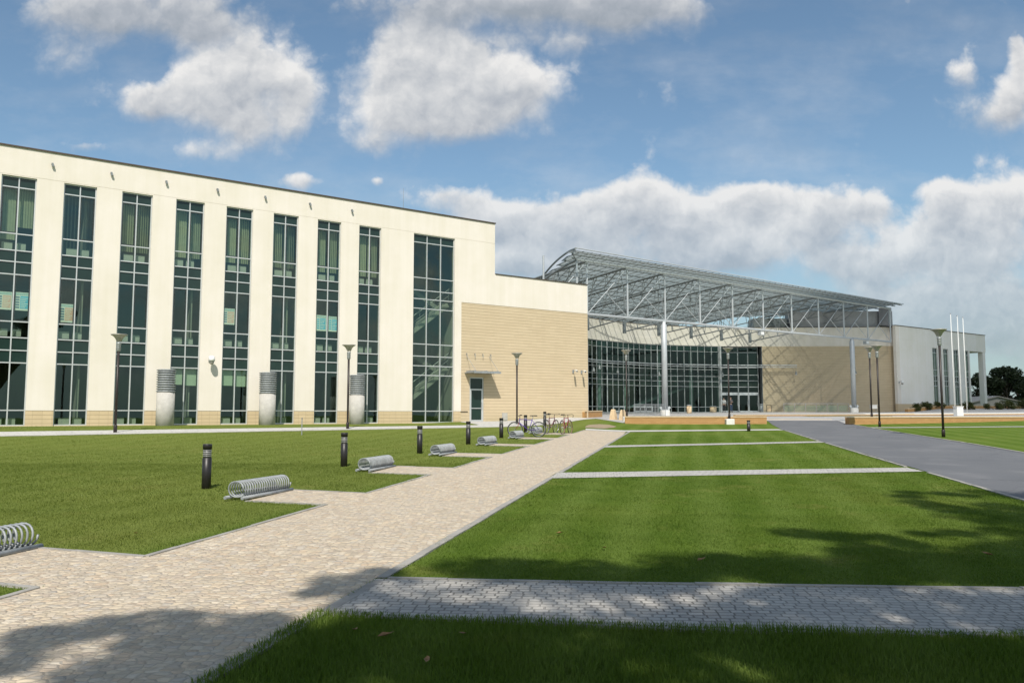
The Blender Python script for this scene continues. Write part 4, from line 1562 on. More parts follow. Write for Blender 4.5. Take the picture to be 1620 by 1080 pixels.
# ------------------------------------------------------------------ white wing with portico on the far right
def white_wing():
    b = thing('white_wing', 'white two storey wing with four strip windows and open portico', 'building', (OX, OY, 0), ROT)
    V = 8.0
    S0, S1, S2 = 66.4, 84.5, 89.0
    ZT = 12.42
    zl = [2.42, 3.03, 5.27, 5.91, 6.56, 7.28, 9.50, 10.10]
    wins = [(74.9 + 2.69 * k, 74.9 + 2.69 * k + 1.25) for k in range(4)]
    w, p = MB(), MB()
    w.box(S0 + 0.8, S2, V, V + 0.35, 10.10, 10.79)
    w.box(S0 + 0.8, S2, V, V + 0.35, 10.81, ZT)
    w.box(S0 + 0.8, S2, V + 0.012, V + 0.35, 10.7903, 10.8097)
    e = [S0 + 0.8] + [x for o in wins for x in o] + [S1]
    for i in range(0, len(e), 2):
        w.box(e[i], e[i + 1], V, V + 0.35, 2.92, 10.10)
        p.box(e[i], e[i + 1], V + 0.015, V + 0.35, 1.5, 2.92)
    for o in wins:
        p.box(o[0], o[1], V + 0.08, V + 0.35, 1.5, 2.42)
    w.box(S1 - 0.35, S1, V + 0.36, V + 14, 1.6, 10.05)
    w.box(S0 + 0.8, S1, V + 14, V + 14.3, 1.6, 10.05)
    w.box(S1 + 0.001, S2, V + 0.36, V + 4.5, 10.10, 10.35)
    w.box(S2 - 0.35, S2, V + 0.36, V + 4.5, 10.36, ZT)
    w.box(S0 + 0.8, S2, V + 4.51, V + 4.86, 10.10, ZT)
    w.build('wall', M['white'], b)
    p.build('plinth', M['plinth'], b)
    MB().box(S0, S0 + 0.799, V, V + 0.35, 2.92, ZT).build('corner_pier', M['cream'], b)
    MB().box(S0, S0 + 0.799, V + 0.015, V + 0.35, 1.5, 2.92).build('corner_plinth', M['plinth'], b)
    c = MB()
    c.box(S0, S2 + 0.06, V - 0.06, V + 0.4, ZT, ZT + 0.08)
    c.box(S2 - 0.36, S2 + 0.06, V + 0.401, V + 4.9, ZT, ZT + 0.08)
    c.box(S0, S2 - 0.37, V + 0.41, V + 4.5, ZT - 0.12, ZT - 0.05)
    c.build('roof_edge', M['roofcap'], b)
    for a, d in wins:
        window_strip(b, a, d, 2, zl, {2, 3, 6}, vf=V + 0.10)
    r = MB()
    r.box(S0 + 0.9, S1 - 0.4, V + 6.0, V + 6.15, 1.6, 10.0)
    r.box(S0 + 0.9, S1 - 0.4, V + 0.4, V + 5.99, 5.6, 6.2)
    r.box(S0 + 0.9, S1 - 0.4, V + 0.4, V + 5.99, 10.10, 10.3)
    r.build('room_wall', M['indark'], b)
    MB().box(88.2, 88.85, V + 0.02, V + 0.67, 1.6, 10.095).build('column', M['white'], b)
    MB().box(84.6, 85.2, V + 0.5, V + 1.1, 1.6, 10.095).build('column', M['white'], b)
    MB().lathe([(0.2, 0), (0.2, 0.35), (0.06, 0.7), (0.03, 0.9)], 10, (87.0, V + 2.5, ZT - 0.05)).build('roof_vent', M['white_paint'], b)
    return b


white_wing()


# ------------------------------------------------------------------ street lamps
def make_lamp(H, label, loc, foot=False, group='street lamps'):
    t = thing('street_lamp', label, 'street lamp', loc, 0, group)
    z0 = 0.0
    if foot:
        MB().lathe([(0.36, -0.15), (0.36, 0.30), (0.33, 0.34)], 4, (0, 0, 0)).build('footing', M['concretew'], t, rotz=math.pi / 4)
        z0 = 0.34
    b = MB()
    b.tube([(0, 0, z0 - 0.1), (0, 0, H - 0.70)], 0.052, 10)
    b.lathe([(0.075, z0), (0.075, z0 + 0.30), (0.055, z0 + 0.33)], 12)
    b.build('pole', M['blackpole'], t, True)
    b = MB()
    b.lathe([(0.06, H - 0.72), (0.085, H - 0.68), (0.085, H - 0.42), (0.10, H - 0.39), (0.10, H - 0.36), (0.05, H - 0.33)], 14)
    for k in range(3):
        b.lathe([(0.095, H - 0.62 + 0.07 * k), (0.095, H - 0.60 + 0.07 * k)], 14)
    b.build('lantern', M['lantern'], t, True)
    b = MB()
    for k in range(3):
        a = 2 * math.pi * k / 3 + 0.4
        b.tube([(0.06 * math.cos(a), 0.06 * math.sin(a), H - 0.36), (0.20 * math.cos(a), 0.20 * math.sin(a), H - 0.06)], 0.010, 5)
    b.build('bracket', M['lantern'], t)
    b = MB()
    b.lathe([(0.085, H - 0.29), (0.11, H - 0.25), (0.16, H - 0.15), (0.235, H - 0.07), (0.325, H - 0.02), (0.335, H), (0.325, H + 0.015), (0.0, H + 0.03)], 24)
    b.build('reflector', M['reflector'], t, True)
    return t


def on(x, y, dz=0.0):
    return (x, y, g(x, y) + dz)


make_lamp(4.15, 'tall black lamp in front of the third strip window from the left', on(-16.75, 35.1))
make_lamp(4.15, 'tall black lamp just left of a concrete air vent, near the wide stair window', on(-8.12, 41.05))
make_lamp(4.15, 'tall black lamp in front of the beige stone wall by the bicycles', on(0.29, 48.6))
make_lamp(4.85, 'black lamp with pale footing left of the large steel column', on(7.83, 56.6), True)
make_lamp(4.85, 'black lamp with pale footing in front of the main entrance doors', on(13.85, 52.9), True)
make_lamp(4.95, 'black lamp with pale footing, farther of two close together by the road', on(23.4, 54.0), True)
make_lamp(4.75, 'black lamp standing in grass, nearer of two close together by the road', on(21.5, 48.6))
make_lamp(4.72, 'black lamp on the lawn right of the road before the white wing', on(18.88, 36.4))


# ------------------------------------------------------------------ bollards
def make_bollard(H, label, loc, group):
    t = thing('bollard_light', label, 'bollard', loc, 0, group)
    R_ = 0.086
    MB().lathe([(R_, -0.08), (R_, H * 0.69), (R_ * 0.86, H * 0.695)], 20).build('body', M['black'], t, True)
    b = MB()
    b.lathe([(R_ * 0.86, H * 0.695), (R_ * 0.86, H * 0.885)], 20)
    for k in range(4):
        z = H * (0.72 + 0.042 * k)
        b.lathe([(R_ * 0.88, z), (R_ * 0.99, z + 0.006), (R_ * 0.99, z + 0.010), (R_ * 0.88, z + 0.018)], 20)
    b.build('lens', M['lens'], t, True)
    MB().lathe([(R_, H * 0.885), (R_, H * 0.985), (R_ * 0.93, H)], 20).build('cap', M['black'], t, True)
    return t


bl = [((-5.85, 16.0), 'black bollard light nearest the viewer, beside the closest whole bike rack'),
      ((-4.23, 21.0), 'second black bollard light of the lawn row, beside the second whole bike rack'),
      ((-2.87, 25.9), 'third black bollard light of the lawn row, before the wide stair window'),
      ((-1.62, 30.8), 'fourth black bollard light of the lawn row, below the beige wall side door'),
      ((-0.46, 35.7), 'fifth black bollard light of the lawn row, just left of the purple bicycle'),
      ((0.66, 40.5), 'black bollard light standing behind the frame of the purple bicycle'),
      ((1.80, 45.6), 'last black bollard light of the lawn row, behind the two parked racing bicycles')]
b0 = make_bollard(0.85, bl[0][1], on(*bl[0][0]), 'bollard lights along the lawn')
for (xy, lab) in bl[1:]:
    dup(b0, on(*xy), random.uniform(0, 3), lab)
make_bollard(0.56, 'short black bollard light alone on the grass left of the road', on(12.1, 42.5), 'bollard lights along the lawn')


# ------------------------------------------------------------------ bicycle racks
def make_rack(label, loc, rotz, group, L=1.62, n=21):
    """galvanised coil between two ground rails; runs along local y"""
    t = thing('bike_rack', label, 'bike rack', loc, rotz, group)
    for x in (-0.16, 0.16):
        MB().tube([(x, -L / 2 - 0.05, 0.035), (x, L / 2 + 0.05, 0.035)], 0.030, 8).build('ground_rail', M['galv'], t, True)
    b = MB()
    pts = []
    steps = 18
    for k in range(n * steps + 1):
        a = 2 * math.pi * k / steps
        y = -L / 2 + L * k / (n * steps)
        ca, sa = math.cos(a), math.sin(a)
        x = 0.15 * (abs(ca) ** 0.8) * (1 if ca > 0 else -1)
        z = 0.170 + 0.130 * sa
        pts.append((x, y, z))
    b.tube(pts, 0.0135, 6)
    b.build('coil', M['galv'], t, True)
    return t


RK = ['bike rack cut off by the left edge of the photo', 'closest whole empty bike rack, beside the nearest bollard light',
      'second whole empty bike rack, before the second bollard light', 'empty bike rack near the third bollard light, third whole one',
      'fourth whole empty bike rack, next to the fourth bollard light', 'bike rack holding the purple bicycle',
      'bike rack holding the two bicycles farthest along the path']
rot = -math.atan(0.2275)
r0 = None
for k, (a, c_) in enumerate(zip(STUB_N, STUB_F)):
    ym = (a + c_) / 2 + SD[1] - 0.02
    xm = (LX(a) + LX(c_)) / 2 + SD[0] - 0.17
    if r0 is None:
        r0 = make_rack('coiled galvanised ' + RK[k], on(xm, ym, 0.01), rot, 'bike racks beside the path')
    else:
        dup(r0, on(xm, ym, 0.01), rot + random.uniform(-0.02, 0.02), 'coiled galvanised ' + RK[k])


# ------------------------------------------------------------------ bicycles
def mk(name, col, rough=0.35):
    return simple(name, col, rough, 0.1, 0.08, 8)


M['purple'] = mk('purple_frame_paint', (0.10, 0.055, 0.30))
M['redpaint'] = mk('red_frame_paint', (0.30, 0.035, 0.04))
M['maroon'] = mk('maroon_frame_paint', (0.16, 0.035, 0.06))
M['pinkrim'] = mk('salmon_frame_paint', (0.42, 0.22, 0.19))


def bicycle(label, loc, rotz, frame, fork, rimm, drop=False, lean=0.0):
    t = thing('bicycle', label, 'bicycle', loc, rotz, 'parked bicycles')
    t.rotation_euler = (0, lean, rotz) if False else (lean, 0, rotz)
    R_ = 0.325
    wb = 1.04
    Rw, Fw = Vector((0, 0, R_)), Vector((wb, 0, R_))
    for c in (Rw, Fw):
        ring = [c + Vector((math.cos(a), 0, math.sin(a))) * R_ for a in np.linspace(0, 2 * math.pi, 28, endpoint=False)]
        w = MB().tube(ring, 0.019, 6, closed=True).build('wheel', M['rubber'], t, True)
        ring = [c + Vector((math.cos(a), 0, math.sin(a))) * (R_ - 0.028) for a in np.linspace(0, 2 * math.pi, 28, endpoint=False)]
        MB().tube(ring, 0.011, 5, closed=True).build('rim', rimm, w, True)
        s = MB()
        for k in range(16):
            a = 2 * math.pi * k / 16
            s.tube([c + Vector((0, 0.02 * (-1) ** k, 0)), c + Vector((math.cos(a), 0, math.sin(a))) * (R_ - 0.03)], 0.002, 3, cap=False)
        s.tube([c + Vector((0, -0.05, 0)), c + Vector((0, 0.05, 0))], 0.02, 8)
        s.build('spokes', M['chrome'], w)
    BBv, ST, HD, HU = Vector((0.42, 0, 0.29)), Vector((0.27, 0, 0.78)), Vector((0.86, 0, 0.62)), Vector((0.83, 0, 0.80))
    f = MB()
    f.tube([BBv, ST], 0.016, 7); f.tube([BBv, HD], 0.019, 7); f.tube([ST + (BBv - ST) * 0.08, HU + (HD - HU) * 0.2], 0.016, 7)
    f.tube([HD, HU], 0.020, 7)
    for y in (-0.05, 0.05):
        f.tube([BBv + Vector((0, y * .6, 0)), Rw + Vector((0, y, 0))], 0.010, 6)
        f.tube([ST + Vector((0, y * .4, -0.06)), Rw + Vector((0, y, 0))], 0.009, 6)
    f.build('frame', frame, t, True)
    k = MB()
    for y in (-0.05, 0.05):
        k.tube([HD + Vector((0.005, y, -0.01)), HD + Vector((0.05, y, -0.14)), Fw + Vector((0, y, 0))], 0.011, 6)
    k.tube([HD + Vector((0.005, -0.05, -0.01)), HD + Vector((0.005, 0.05, -0.01))], 0.014, 6)
    k.build('fork', fork, t, True)
    h = MB()
    top = HU + Vector((-0.01, 0, 0.10))
    h.tube([HU, top, top + Vector((0.07, 0, 0.02))], 0.014, 6)
    c = top + Vector((0.07, 0, 0.02))
    if drop:
        for sgn in (-1, 1):
            h.tube([c, c + Vector((0.02, 0.20 * sgn, 0.01)), c + Vector((0.10, 0.21 * sgn, -0.02)), c + Vector((0.11, 0.21 * sgn, -0.10)), c + Vector((0.02, 0.21 * sgn, -0.13))], 0.012, 6)
    else:
        h.tube([c + Vector((-0.08, -0.29, 0.03)), c + Vector((0, -0.12, 0)), c + Vector((0, 0.12, 0)), c + Vector((-0.08, 0.29, 0.03))], 0.012, 6)
        for sgn in (-1, 1):
            h.tube([c + Vector((-0.08, 0.29 * sgn, 0.03)), c + Vector((-0.15, 0.31 * sgn, 0.02))], 0.017, 6)
    h.build('handlebar', M['black'], t, True)
    s = MB()
    s.tube([ST, ST + Vector((-0.035, 0, 0.13))], 0.012, 6)
    s.build('seat_post', M['chrome'], t)
    sd = MB()
    z = ST.z + 0.135
    prof = [(-0.19, 0.075), (-0.12, 0.085), (-0.02, 0.045), (0.10, 0.02), (0.13, 0.012)]
    for (xa, wa), (xb, wb_) in zip(prof[:-1], prof[1:]):
        o = ST.x - 0.02
        sd.face([(o + xa, -wa, z + .03), (o + xb, -wb_, z + .03), (o + xb, wb_, z + .03), (o + xa, wa, z + .03)])
        sd.face([(o + xa, -wa, z - .02), (o + xb, -wb_, z), (o + xb, -wb_, z + .03), (o + xa, -wa, z + .03)])
        sd.face([(o + xb, wb_, z), (o + xa, wa, z - .02), (o + xa, wa, z + .03), (o + xb, wb_, z + .03)])
    o = ST.x - 0.02
    sd.face([(o - .19, .075, z - .02), (o - .19, -.075, z - .02), (o - .19, -.075, z + .03), (o - .19, .075, z + .03)])
    sd.build('saddle', M['rubber'], t)
    cr = MB()
    cr.tube([BBv + Vector((0, 0.045, 0)) + Vector((math.cos(a), 0, math.sin(a))) * 0.085 for a in np.linspace(0, 6.283, 18, endpoint=False)], 0.006, 5, closed=True)
    for sgn in (-1, 1):
        e = BBv + Vector((0.12 * sgn, 0.07 * sgn, -0.12 * sgn * 0.6))
        cr.tube([BBv + Vector((0, 0.07 * sgn, 0)), e], 0.010, 6)
        cr.box(e.x - 0.045, e.x + 0.045, min(e.y, e.y + .09 * sgn), max(e.y, e.y + .09 * sgn), e.z - 0.012, e.z + 0.012)
    cr.build('crankset', M['chrome'], t)
    return t


# purple one stands across the lawn side of its rack, the other two point along the view
bicycle('purple bicycle with red fork standing side-on across a bike rack', on(1.17, 36.6, 0.0), math.pi + 0.06, M['purple'], M['redpaint'], M['steeld'], lean=0.03)
bicycle('dark maroon bicycle left of the salmon one, seen from behind at a slant', on(1.62, 39.4), math.radians(62), M['maroon'], M['maroon'], M['chrome'], lean=0.05)
bicycle('red and salmon rimmed racing bicycle nearest the stone path', on(2.38, 39.0), math.radians(66), M['redpaint'], M['pinkrim'], M['pinkrim'], True, lean=-0.05)


# ------------------------------------------------------------------ concrete air vents
def air_vent(label, s, v):
    x, y = W(s, v)
    zb = g(x, y)
    t = thing('air_vent', label, 'air vent', (x, y, zb), ROT, 'concrete air vents by the facade')
    MB().lathe([(0.44, -0.3), (0.44, 1.72)], 36).build('shaft', M['concrete'], t, True)
    b = MB()
    b.lathe([(0.40, 1.722), (0.40, 2.82)], 36)
    b.build('core', M['galv'], t, True)
    b = MB()
    for k in range(9):
        z = 1.735 + 0.122 * k
        b.lathe([(0.410, z), (0.470, z + 0.010), (0.470, z + 0.050), (0.410, z + 0.085)], 36)
    b.build('louvre', M['galv'], t, True)
    MB().lathe([(0.465, 2.825), (0.475, 2.835), (0.475, 2.87), (0.35, 2.90), (0.05, 2.91)], 36).build('cap', M['galv'], t, True)
    return t


def sv_on_ray(px, v):
    """facade coordinate s where a vertical line seen in direction px=(X/Y) meets offset v"""
    k = px
    a = OX + v * NV[0]; bb = OY + v * NV[1]
    return (k * bb - a) / (DV[0] - k * DV[1])


air_vent('concrete air vent with grey louvred top, left of the three', sv_on_ray(-0.4180, -1.25), -1.25)
air_vent('concrete air vent with grey louvred top, between two others', sv_on_ray(-0.2950, -1.25), -1.25)
air_vent('concrete air vent with grey louvred top, right behind a tall black lamp', sv_on_ray(-0.1870, -1.25), -1.25)

st = thing('survey_stake', 'thin grey stake standing alone in the lawn before the facade', 'stake', on(-9.15, 36.2))
MB().tube([(0, 0, -0.05), (0, 0, 0.70)], 0.022, 7).build('post', M['galv'], st)
MB().lathe([(0.03, 0.70), (0.03, 0.74), (0.01, 0.76)], 8).build('cap', M['lens'], st)


# ------------------------------------------------------------------ cameras on the walls
def cctv(label, s, v, z, arms=1, dome=False):
    x, y = W(s, v)
    t = thing('security_camera', label, 'camera', (x, y, z), ROT, 'security cameras')
    b = MB()
    b.box(-0.06, 0.06, -0.05, 0.0, -0.12, 0.12)
    b.tube([(0, -0.05, 0.06), (-0.05 if not dome else -0.02, -0.42, 0.20 if dome else 0.05)], 0.022, 6)
    b.build('bracket', M['galv'], t)
    if dome:
        MB().lathe([(0.05, 0.20), (0.15, 0.16), (0.17, 0.02), (0.17, -0.10)], 14, (0.0, -0.42, 0)).build('housing', M['white_paint'], t, True)
        MB().lathe([(0.13, -0.10), (0.12, -0.20), (0.06, -0.27)], 14, (0.0, -0.42, 0)).build('lens', M['reflector'], t, True)
    else:
        h = MB()
        h.obox((-0.05, -0.34, 0.06), (-0.22, -0.72, -0.02), 0.13, 0.13)
        h.build('housing', M['white_paint'], t)
        MB().tube([(-0.222, -0.724, -0.02), (-0.235, -0.755, -0.026)], 0.05, 8).build('lens', M['black'], t)
    return t


cctv('white dome camera on the cream pier between two strip windows', -16.9, 0.0, 4.68, dome=True)
cctv('left one of two white cameras near the end of the beige wall', 8.9, 0.015, 4.80)
cctv('right one of two white cameras, closest to the beige wall corner', 9.7, 0.015, 4.78)
cctv('white dome camera on the corner pier of the white wing', 66.75, 8.0, 5.5, dome=True)


# ------------------------------------------------------------------ low ochre walls of the plaza
def low_wall(label, pts, h, th=0.35, cope=0.07, zfun=None, sink=0.4, group='low ochre stone walls'):
    t = thing('low_wall', label, 'wall', (0, 0, 0), 0, group)
    b, c = MB(), MB()
    pts = resample(pts, 4.0)
    zs = [zfun(*p) if zfun else g(*p) + h for p in pts]
    acc = 0
    for (p, q, za, zb) in zip(pts[:-1], pts[1:], zs[:-1], zs[1:]):
        d = np.array(q) - np.array(p); L = np.linalg.norm(d); d = d / L
        n_ = np.array([-d[1], d[0]])
        A0, A1 = np.array(p), np.array(q)
        lo = min(g(*p), g(*q)) - sink
        f0, f1, k0, k1 = A0, A1, A0 + n_ * th, A1 + n_ * th
        for (u, w_, fl) in ((f0, f1, 1), (k1, k0, 0)):
            b.face([(u[0], u[1], lo), (w_[0], w_[1], lo), (w_[0], w_[1], (zb if fl else za) - cope), (u[0], u[1], (za if fl else zb) - cope)],
                   [(acc, 0), (acc + L, 0), (acc + L, zb - lo), (acc, za - lo)])
        o = 0.03
        T = [A0 - n_ * o, A1 - n_ * o, A1 + n_ * (th + o), A0 + n_ * (th + o)]
        Z = [za, zb, zb, za]
        c.face([(t_[0], t_[1], z_) for t_, z_ in zip(T, Z)])
        for i in range(4):
            j = (i + 1) % 4
            c.face([(T[i][0], T[i][1], Z[i] - cope), (T[j][0], T[j][1], Z[j] - cope), (T[j][0], T[j][1], Z[j]), (T[i][0], T[i][1], Z[i])])
        acc += L
    for (p, q, z_) in ((pts[0], pts[1], zs[0]), (pts[-1], pts[-2], zs[-1])):
        d = np.array(q) - np.array(p); d = d / np.linalg.norm(d)
        n_ = np.array([-d[1], d[0]]) * (1 if p == pts[0] else -1)
        a = np.array(p); k = a + n_ * th
        lo = g(*p) - sink
        b.face([(k[0], k[1], lo), (a[0], a[1], lo), (a[0], a[1], z_ - cope), (k[0], k[1], z_ - cope)])
    b.build('masonry', M['brick'], t)
    c.build('coping', M['cope'], t)
    return t


low_wall('short ochre wall end beside the beige building corner', [(5.3, 60.6), (6.9, 63.4)], 0.50)
low_wall('long low ochre wall left of the road, below the entrance', [(7.25, 53.3), (12, 53.0), (16.35, 53.3)], 0.5, zfun=lambda x, y: 1.58)
low_wall('long low ochre wall right of the road, behind the twin lamps', [(21.25, 52.4), (28, 54.4), (36, 57.8), (48, 63.5), (62, 70)], 0.5, zfun=lambda x, y: 1.55 + 0.0 * x)
low_wall('thin pale ochre kerb wall crossing before the beige recess', [(17.9, 66.5), (28, 72.0), (39, 80.5)], 0.16, 0.25, 0.06)
low_wall('thin kerb wall closing the end of the grey road', [(17.7, 58.8), (22.7, 58.9)], 0.05, 0.2, 0.04)
low_wall('low beige kerb wall in front of the pale path at right', [(33.5, 76.0), (60, 83), (84, 91)], 0.16, 0.3, 0.06)
low_wall('raised ochre planter wall at the foot of the white wing', [(46.0, 96.4), (60, 104.5), (80, 117)], 0.42, 0.4)


# ------------------------------------------------------------------ plaza furniture
def stone_marker(label, x, y, h):
    t = thing('stone_marker', label, 'stone', on(x, y, -0.1), 0.2, 'tapered sandstone markers')
    MB().lathe([(0.30, 0), (0.27, h * 0.5), (0.17, h), (0.13, h + 0.05)], 4).build('block', M['cope'], t)
    MB().lathe([(0.36, 0), (0.36, 0.14)], 4).build('base', M['cope'], t)
    return t


stone_marker('tapered sandstone marker, left of a pair by the entrance path', 7.15, 58.6, 0.80)
stone_marker('slimmer tapered sandstone marker right next to another', 7.78, 58.3, 0.78)


def railing(label, p0, p1, h, n, glass_=False):
    t = thing('railing', label, 'railing', (0, 0, 0), 0)
    a, c = np.array(p0), np.array(p1)
    P = [a + (c - a) * i / n for i in range(n + 1)]
    r = MB()
    r.tube([(*p, g(*p) + h) for p in P], 0.030, 6)
    r.build('rail', M['galv'], t)
    for p in P:
        MB().tube([(*p, g(*p)), (*p, g(*p) + h)], 0.028, 6).build('post', M['galv'], t)
    if glass_:
        b = MB()
        for u, v in zip(P[:-1], P[1:]):
            d = (v - u) * 0.06
            u2, v2 = u + d, v - d
            b.obox((*u2, g(*u2) + 0.48), (*v2, g(*v2) + 0.48), 0.012, 0.72)
        b.build('glass_panel', M['clearpane'], t)
    else:
        b = MB()
        for u, v in zip(P[:-1], P[1:]):
            for k in range(1, 9):
                q = u + (v - u) * k / 9
                b.tube([(*q, g(*q) + 0.08), (*q, g(*q) + h)], 0.011, 4)
            b.tube([(*u, g(*u) + 0.1), (*v, g(*v) + 0.1)], 0.016, 5)
        b.build('balusters', M['galv'], t)
    return t


railing('grey baluster railing by the steps left of the big column', (10.3, 70.0), (13.4, 72.5), 1.0, 3)
railing('long glass railing along the beige stone recess wall', (31.2, 95.2), (38.8, 95.6), 1.02, 6, True)


def bin_(label, x, y, r, h, mat, n=16):
    t = thing('litter_bin', label, 'bin', on(x, y), 0.4)
    b = MB().lathe([(r * 0.9, 0), (r, 0.06), (r, h * 0.86)], n).build('body', mat, t, True)
    MB().lathe([(r * 1.06, h * 0.86), (r * 1.06, h * 0.93), (r * 0.8, h)], n).build('lid', M['steeld'], t, True)
    return t


bin_('slim sandstone coloured bin between the vent panels of the glass front', 19.0, 89.0, 0.26, 0.95, M['cope'])
bin_('squat beige bin left of the main entrance pier', 23.4, 96.5, 0.38, 0.75, M['cope'])
bin_('dark blue grey bin at the right jamb of the main doors', 29.6, 98.5, 0.22, 1.0, M['steeld'])
fs = thing('sign_stand', 'small brown frame stand against the beige recess wall', 'stand', on(30.6, 98.8), 0.15)
b = MB()
for x in (-0.28, 0.28):
    b.tube([(x, 0, 0), (x, 0, 0.85)], 0.035, 6)
b.tube([(-0.28, 0, 0.85), (0.28, 0, 0.85)], 0.035, 6)
b.build('frame', M['redpaint'] if False else M['bark'], fs)
MB().box(-0.23, 0.23, -0.012, 0.012, 0.16, 0.78).build('board', M['cope'], fs)

wb_ = thing('service_pillar', 'white service pillar box standing on the low wall at right', 'pillar', on(39.0, 72.5), 0.25)
MB().box(-0.32, 0.32, -0.22, 0.22, -0.3, 0.80).build('body', M['white_paint'], wb_)
MB().box(-0.36, 0.36, -0.26, 0.26, 0.803, 0.86).build('lid', M['white_paint'], wb_)
MB().box(-0.26, 0.26, -0.232, -0.222, 0.06, 0.70).build('door', M['concretew'], wb_)

wt = thing('utility_box', 'small pale utility box on legs beside the far column', 'box', on(41.4, 95.0), 0.1)
MB().box(-0.35, 0.35, -0.2, 0.2, 0.45, 0.85).build('cabinet', M['concretew'], wt)
for x in (-0.28, 0.28):
    MB().tube([(x, 0, 0), (x, 0, 0.448)], 0.03, 6).build('leg', M['galv'], wt)
MB().box(-0.38, 0.38, -0.23, 0.23, 0.853, 0.89).build('lid', M['white_paint'], wt)


def flagpole(label, x, y, top):
    z = g(x, y)
    t = thing('flagpole', label, 'flagpole', (x, y, z), 0, 'flagpoles before the white wing')
    MB().tube([(0, 0, 0), (0, 0, top - z)], 0.042, 10, r1=0.022).build('pole', M['white_paint'], t, True)
    MB().lathe([(0.01, 0), (0.05, 0.03), (0.06, 0.07), (0.04, 0.11), (0.005, 0.13)], 10, (0, 0, top - z)).build('finial', M['chrome'], t, True)
    MB().lathe([(0.16, 0), (0.16, 0.12), (0.09, 0.16)], 12).build('base', M['concretew'], t, True)
    MB().tube([(0.085, 0, 0.9), (0.06, 0, top - z - 0.1)], 0.007, 4).build('halyard', M['white_paint'], t)
    return t


flagpole('white flagpole, tallest looking and leftmost of three', 42.7, 80.0, 11.38)
flagpole('white flagpole in the middle of three', 43.45, 80.2, 11.2)
flagpole('white flagpole, rightmost of three', 44.1, 80.4, 11.07)


# ------------------------------------------------------------------ people by the doors
def skin_body(name, pts, edges, radii, mat, parent, sub=1):
    me = bpy.data.meshes.new(name)
    me.from_pydata(pts, edges, [])
    me.materials.append(mat)
    o = bpy.data.objects.new(name, me)
    C.objects.link(o)
    o.parent = parent
    m = o.modifiers.new('skin', 'SKIN')
    m.use_smooth_shade = True
    for sv, r in zip(me.skin_vertices[0].data, radii):
        sv.radius = r if isinstance(r, tuple) else (r, r)
    me.skin_vertices[0].data[0].use_root = True
    s = o.modifiers.new('sub', 'SUBSURF')
    s.levels = sub; s.render_levels = sub
    return o


M['skin'] = simple('skin', (0.46, 0.29, 0.21), 0.55, 0, 0.06, 20)
M['denim'] = simple('blue_denim', (0.085, 0.12, 0.20), 0.85, 0, 0.15, 14)
M['darkcloth'] = simple('dark_cloth', (0.035, 0.036, 0.045), 0.85, 0, 0.15, 14)
M['greytop'] = simple('dark_grey_top', (0.085, 0.085, 0.10), 0.85, 0, 0.12, 14)
M['whitetop'] = simple('white_top', (0.62, 0.61, 0.60), 0.85, 0, 0.08, 14)
M['hairbrown'] = simple('auburn_hair', (0.16, 0.055, 0.035), 0.7, 0, 0.2, 40)
M['hairdark'] = simple('dark_hair', (0.03, 0.022, 0.018), 0.7, 0, 0.2, 40)


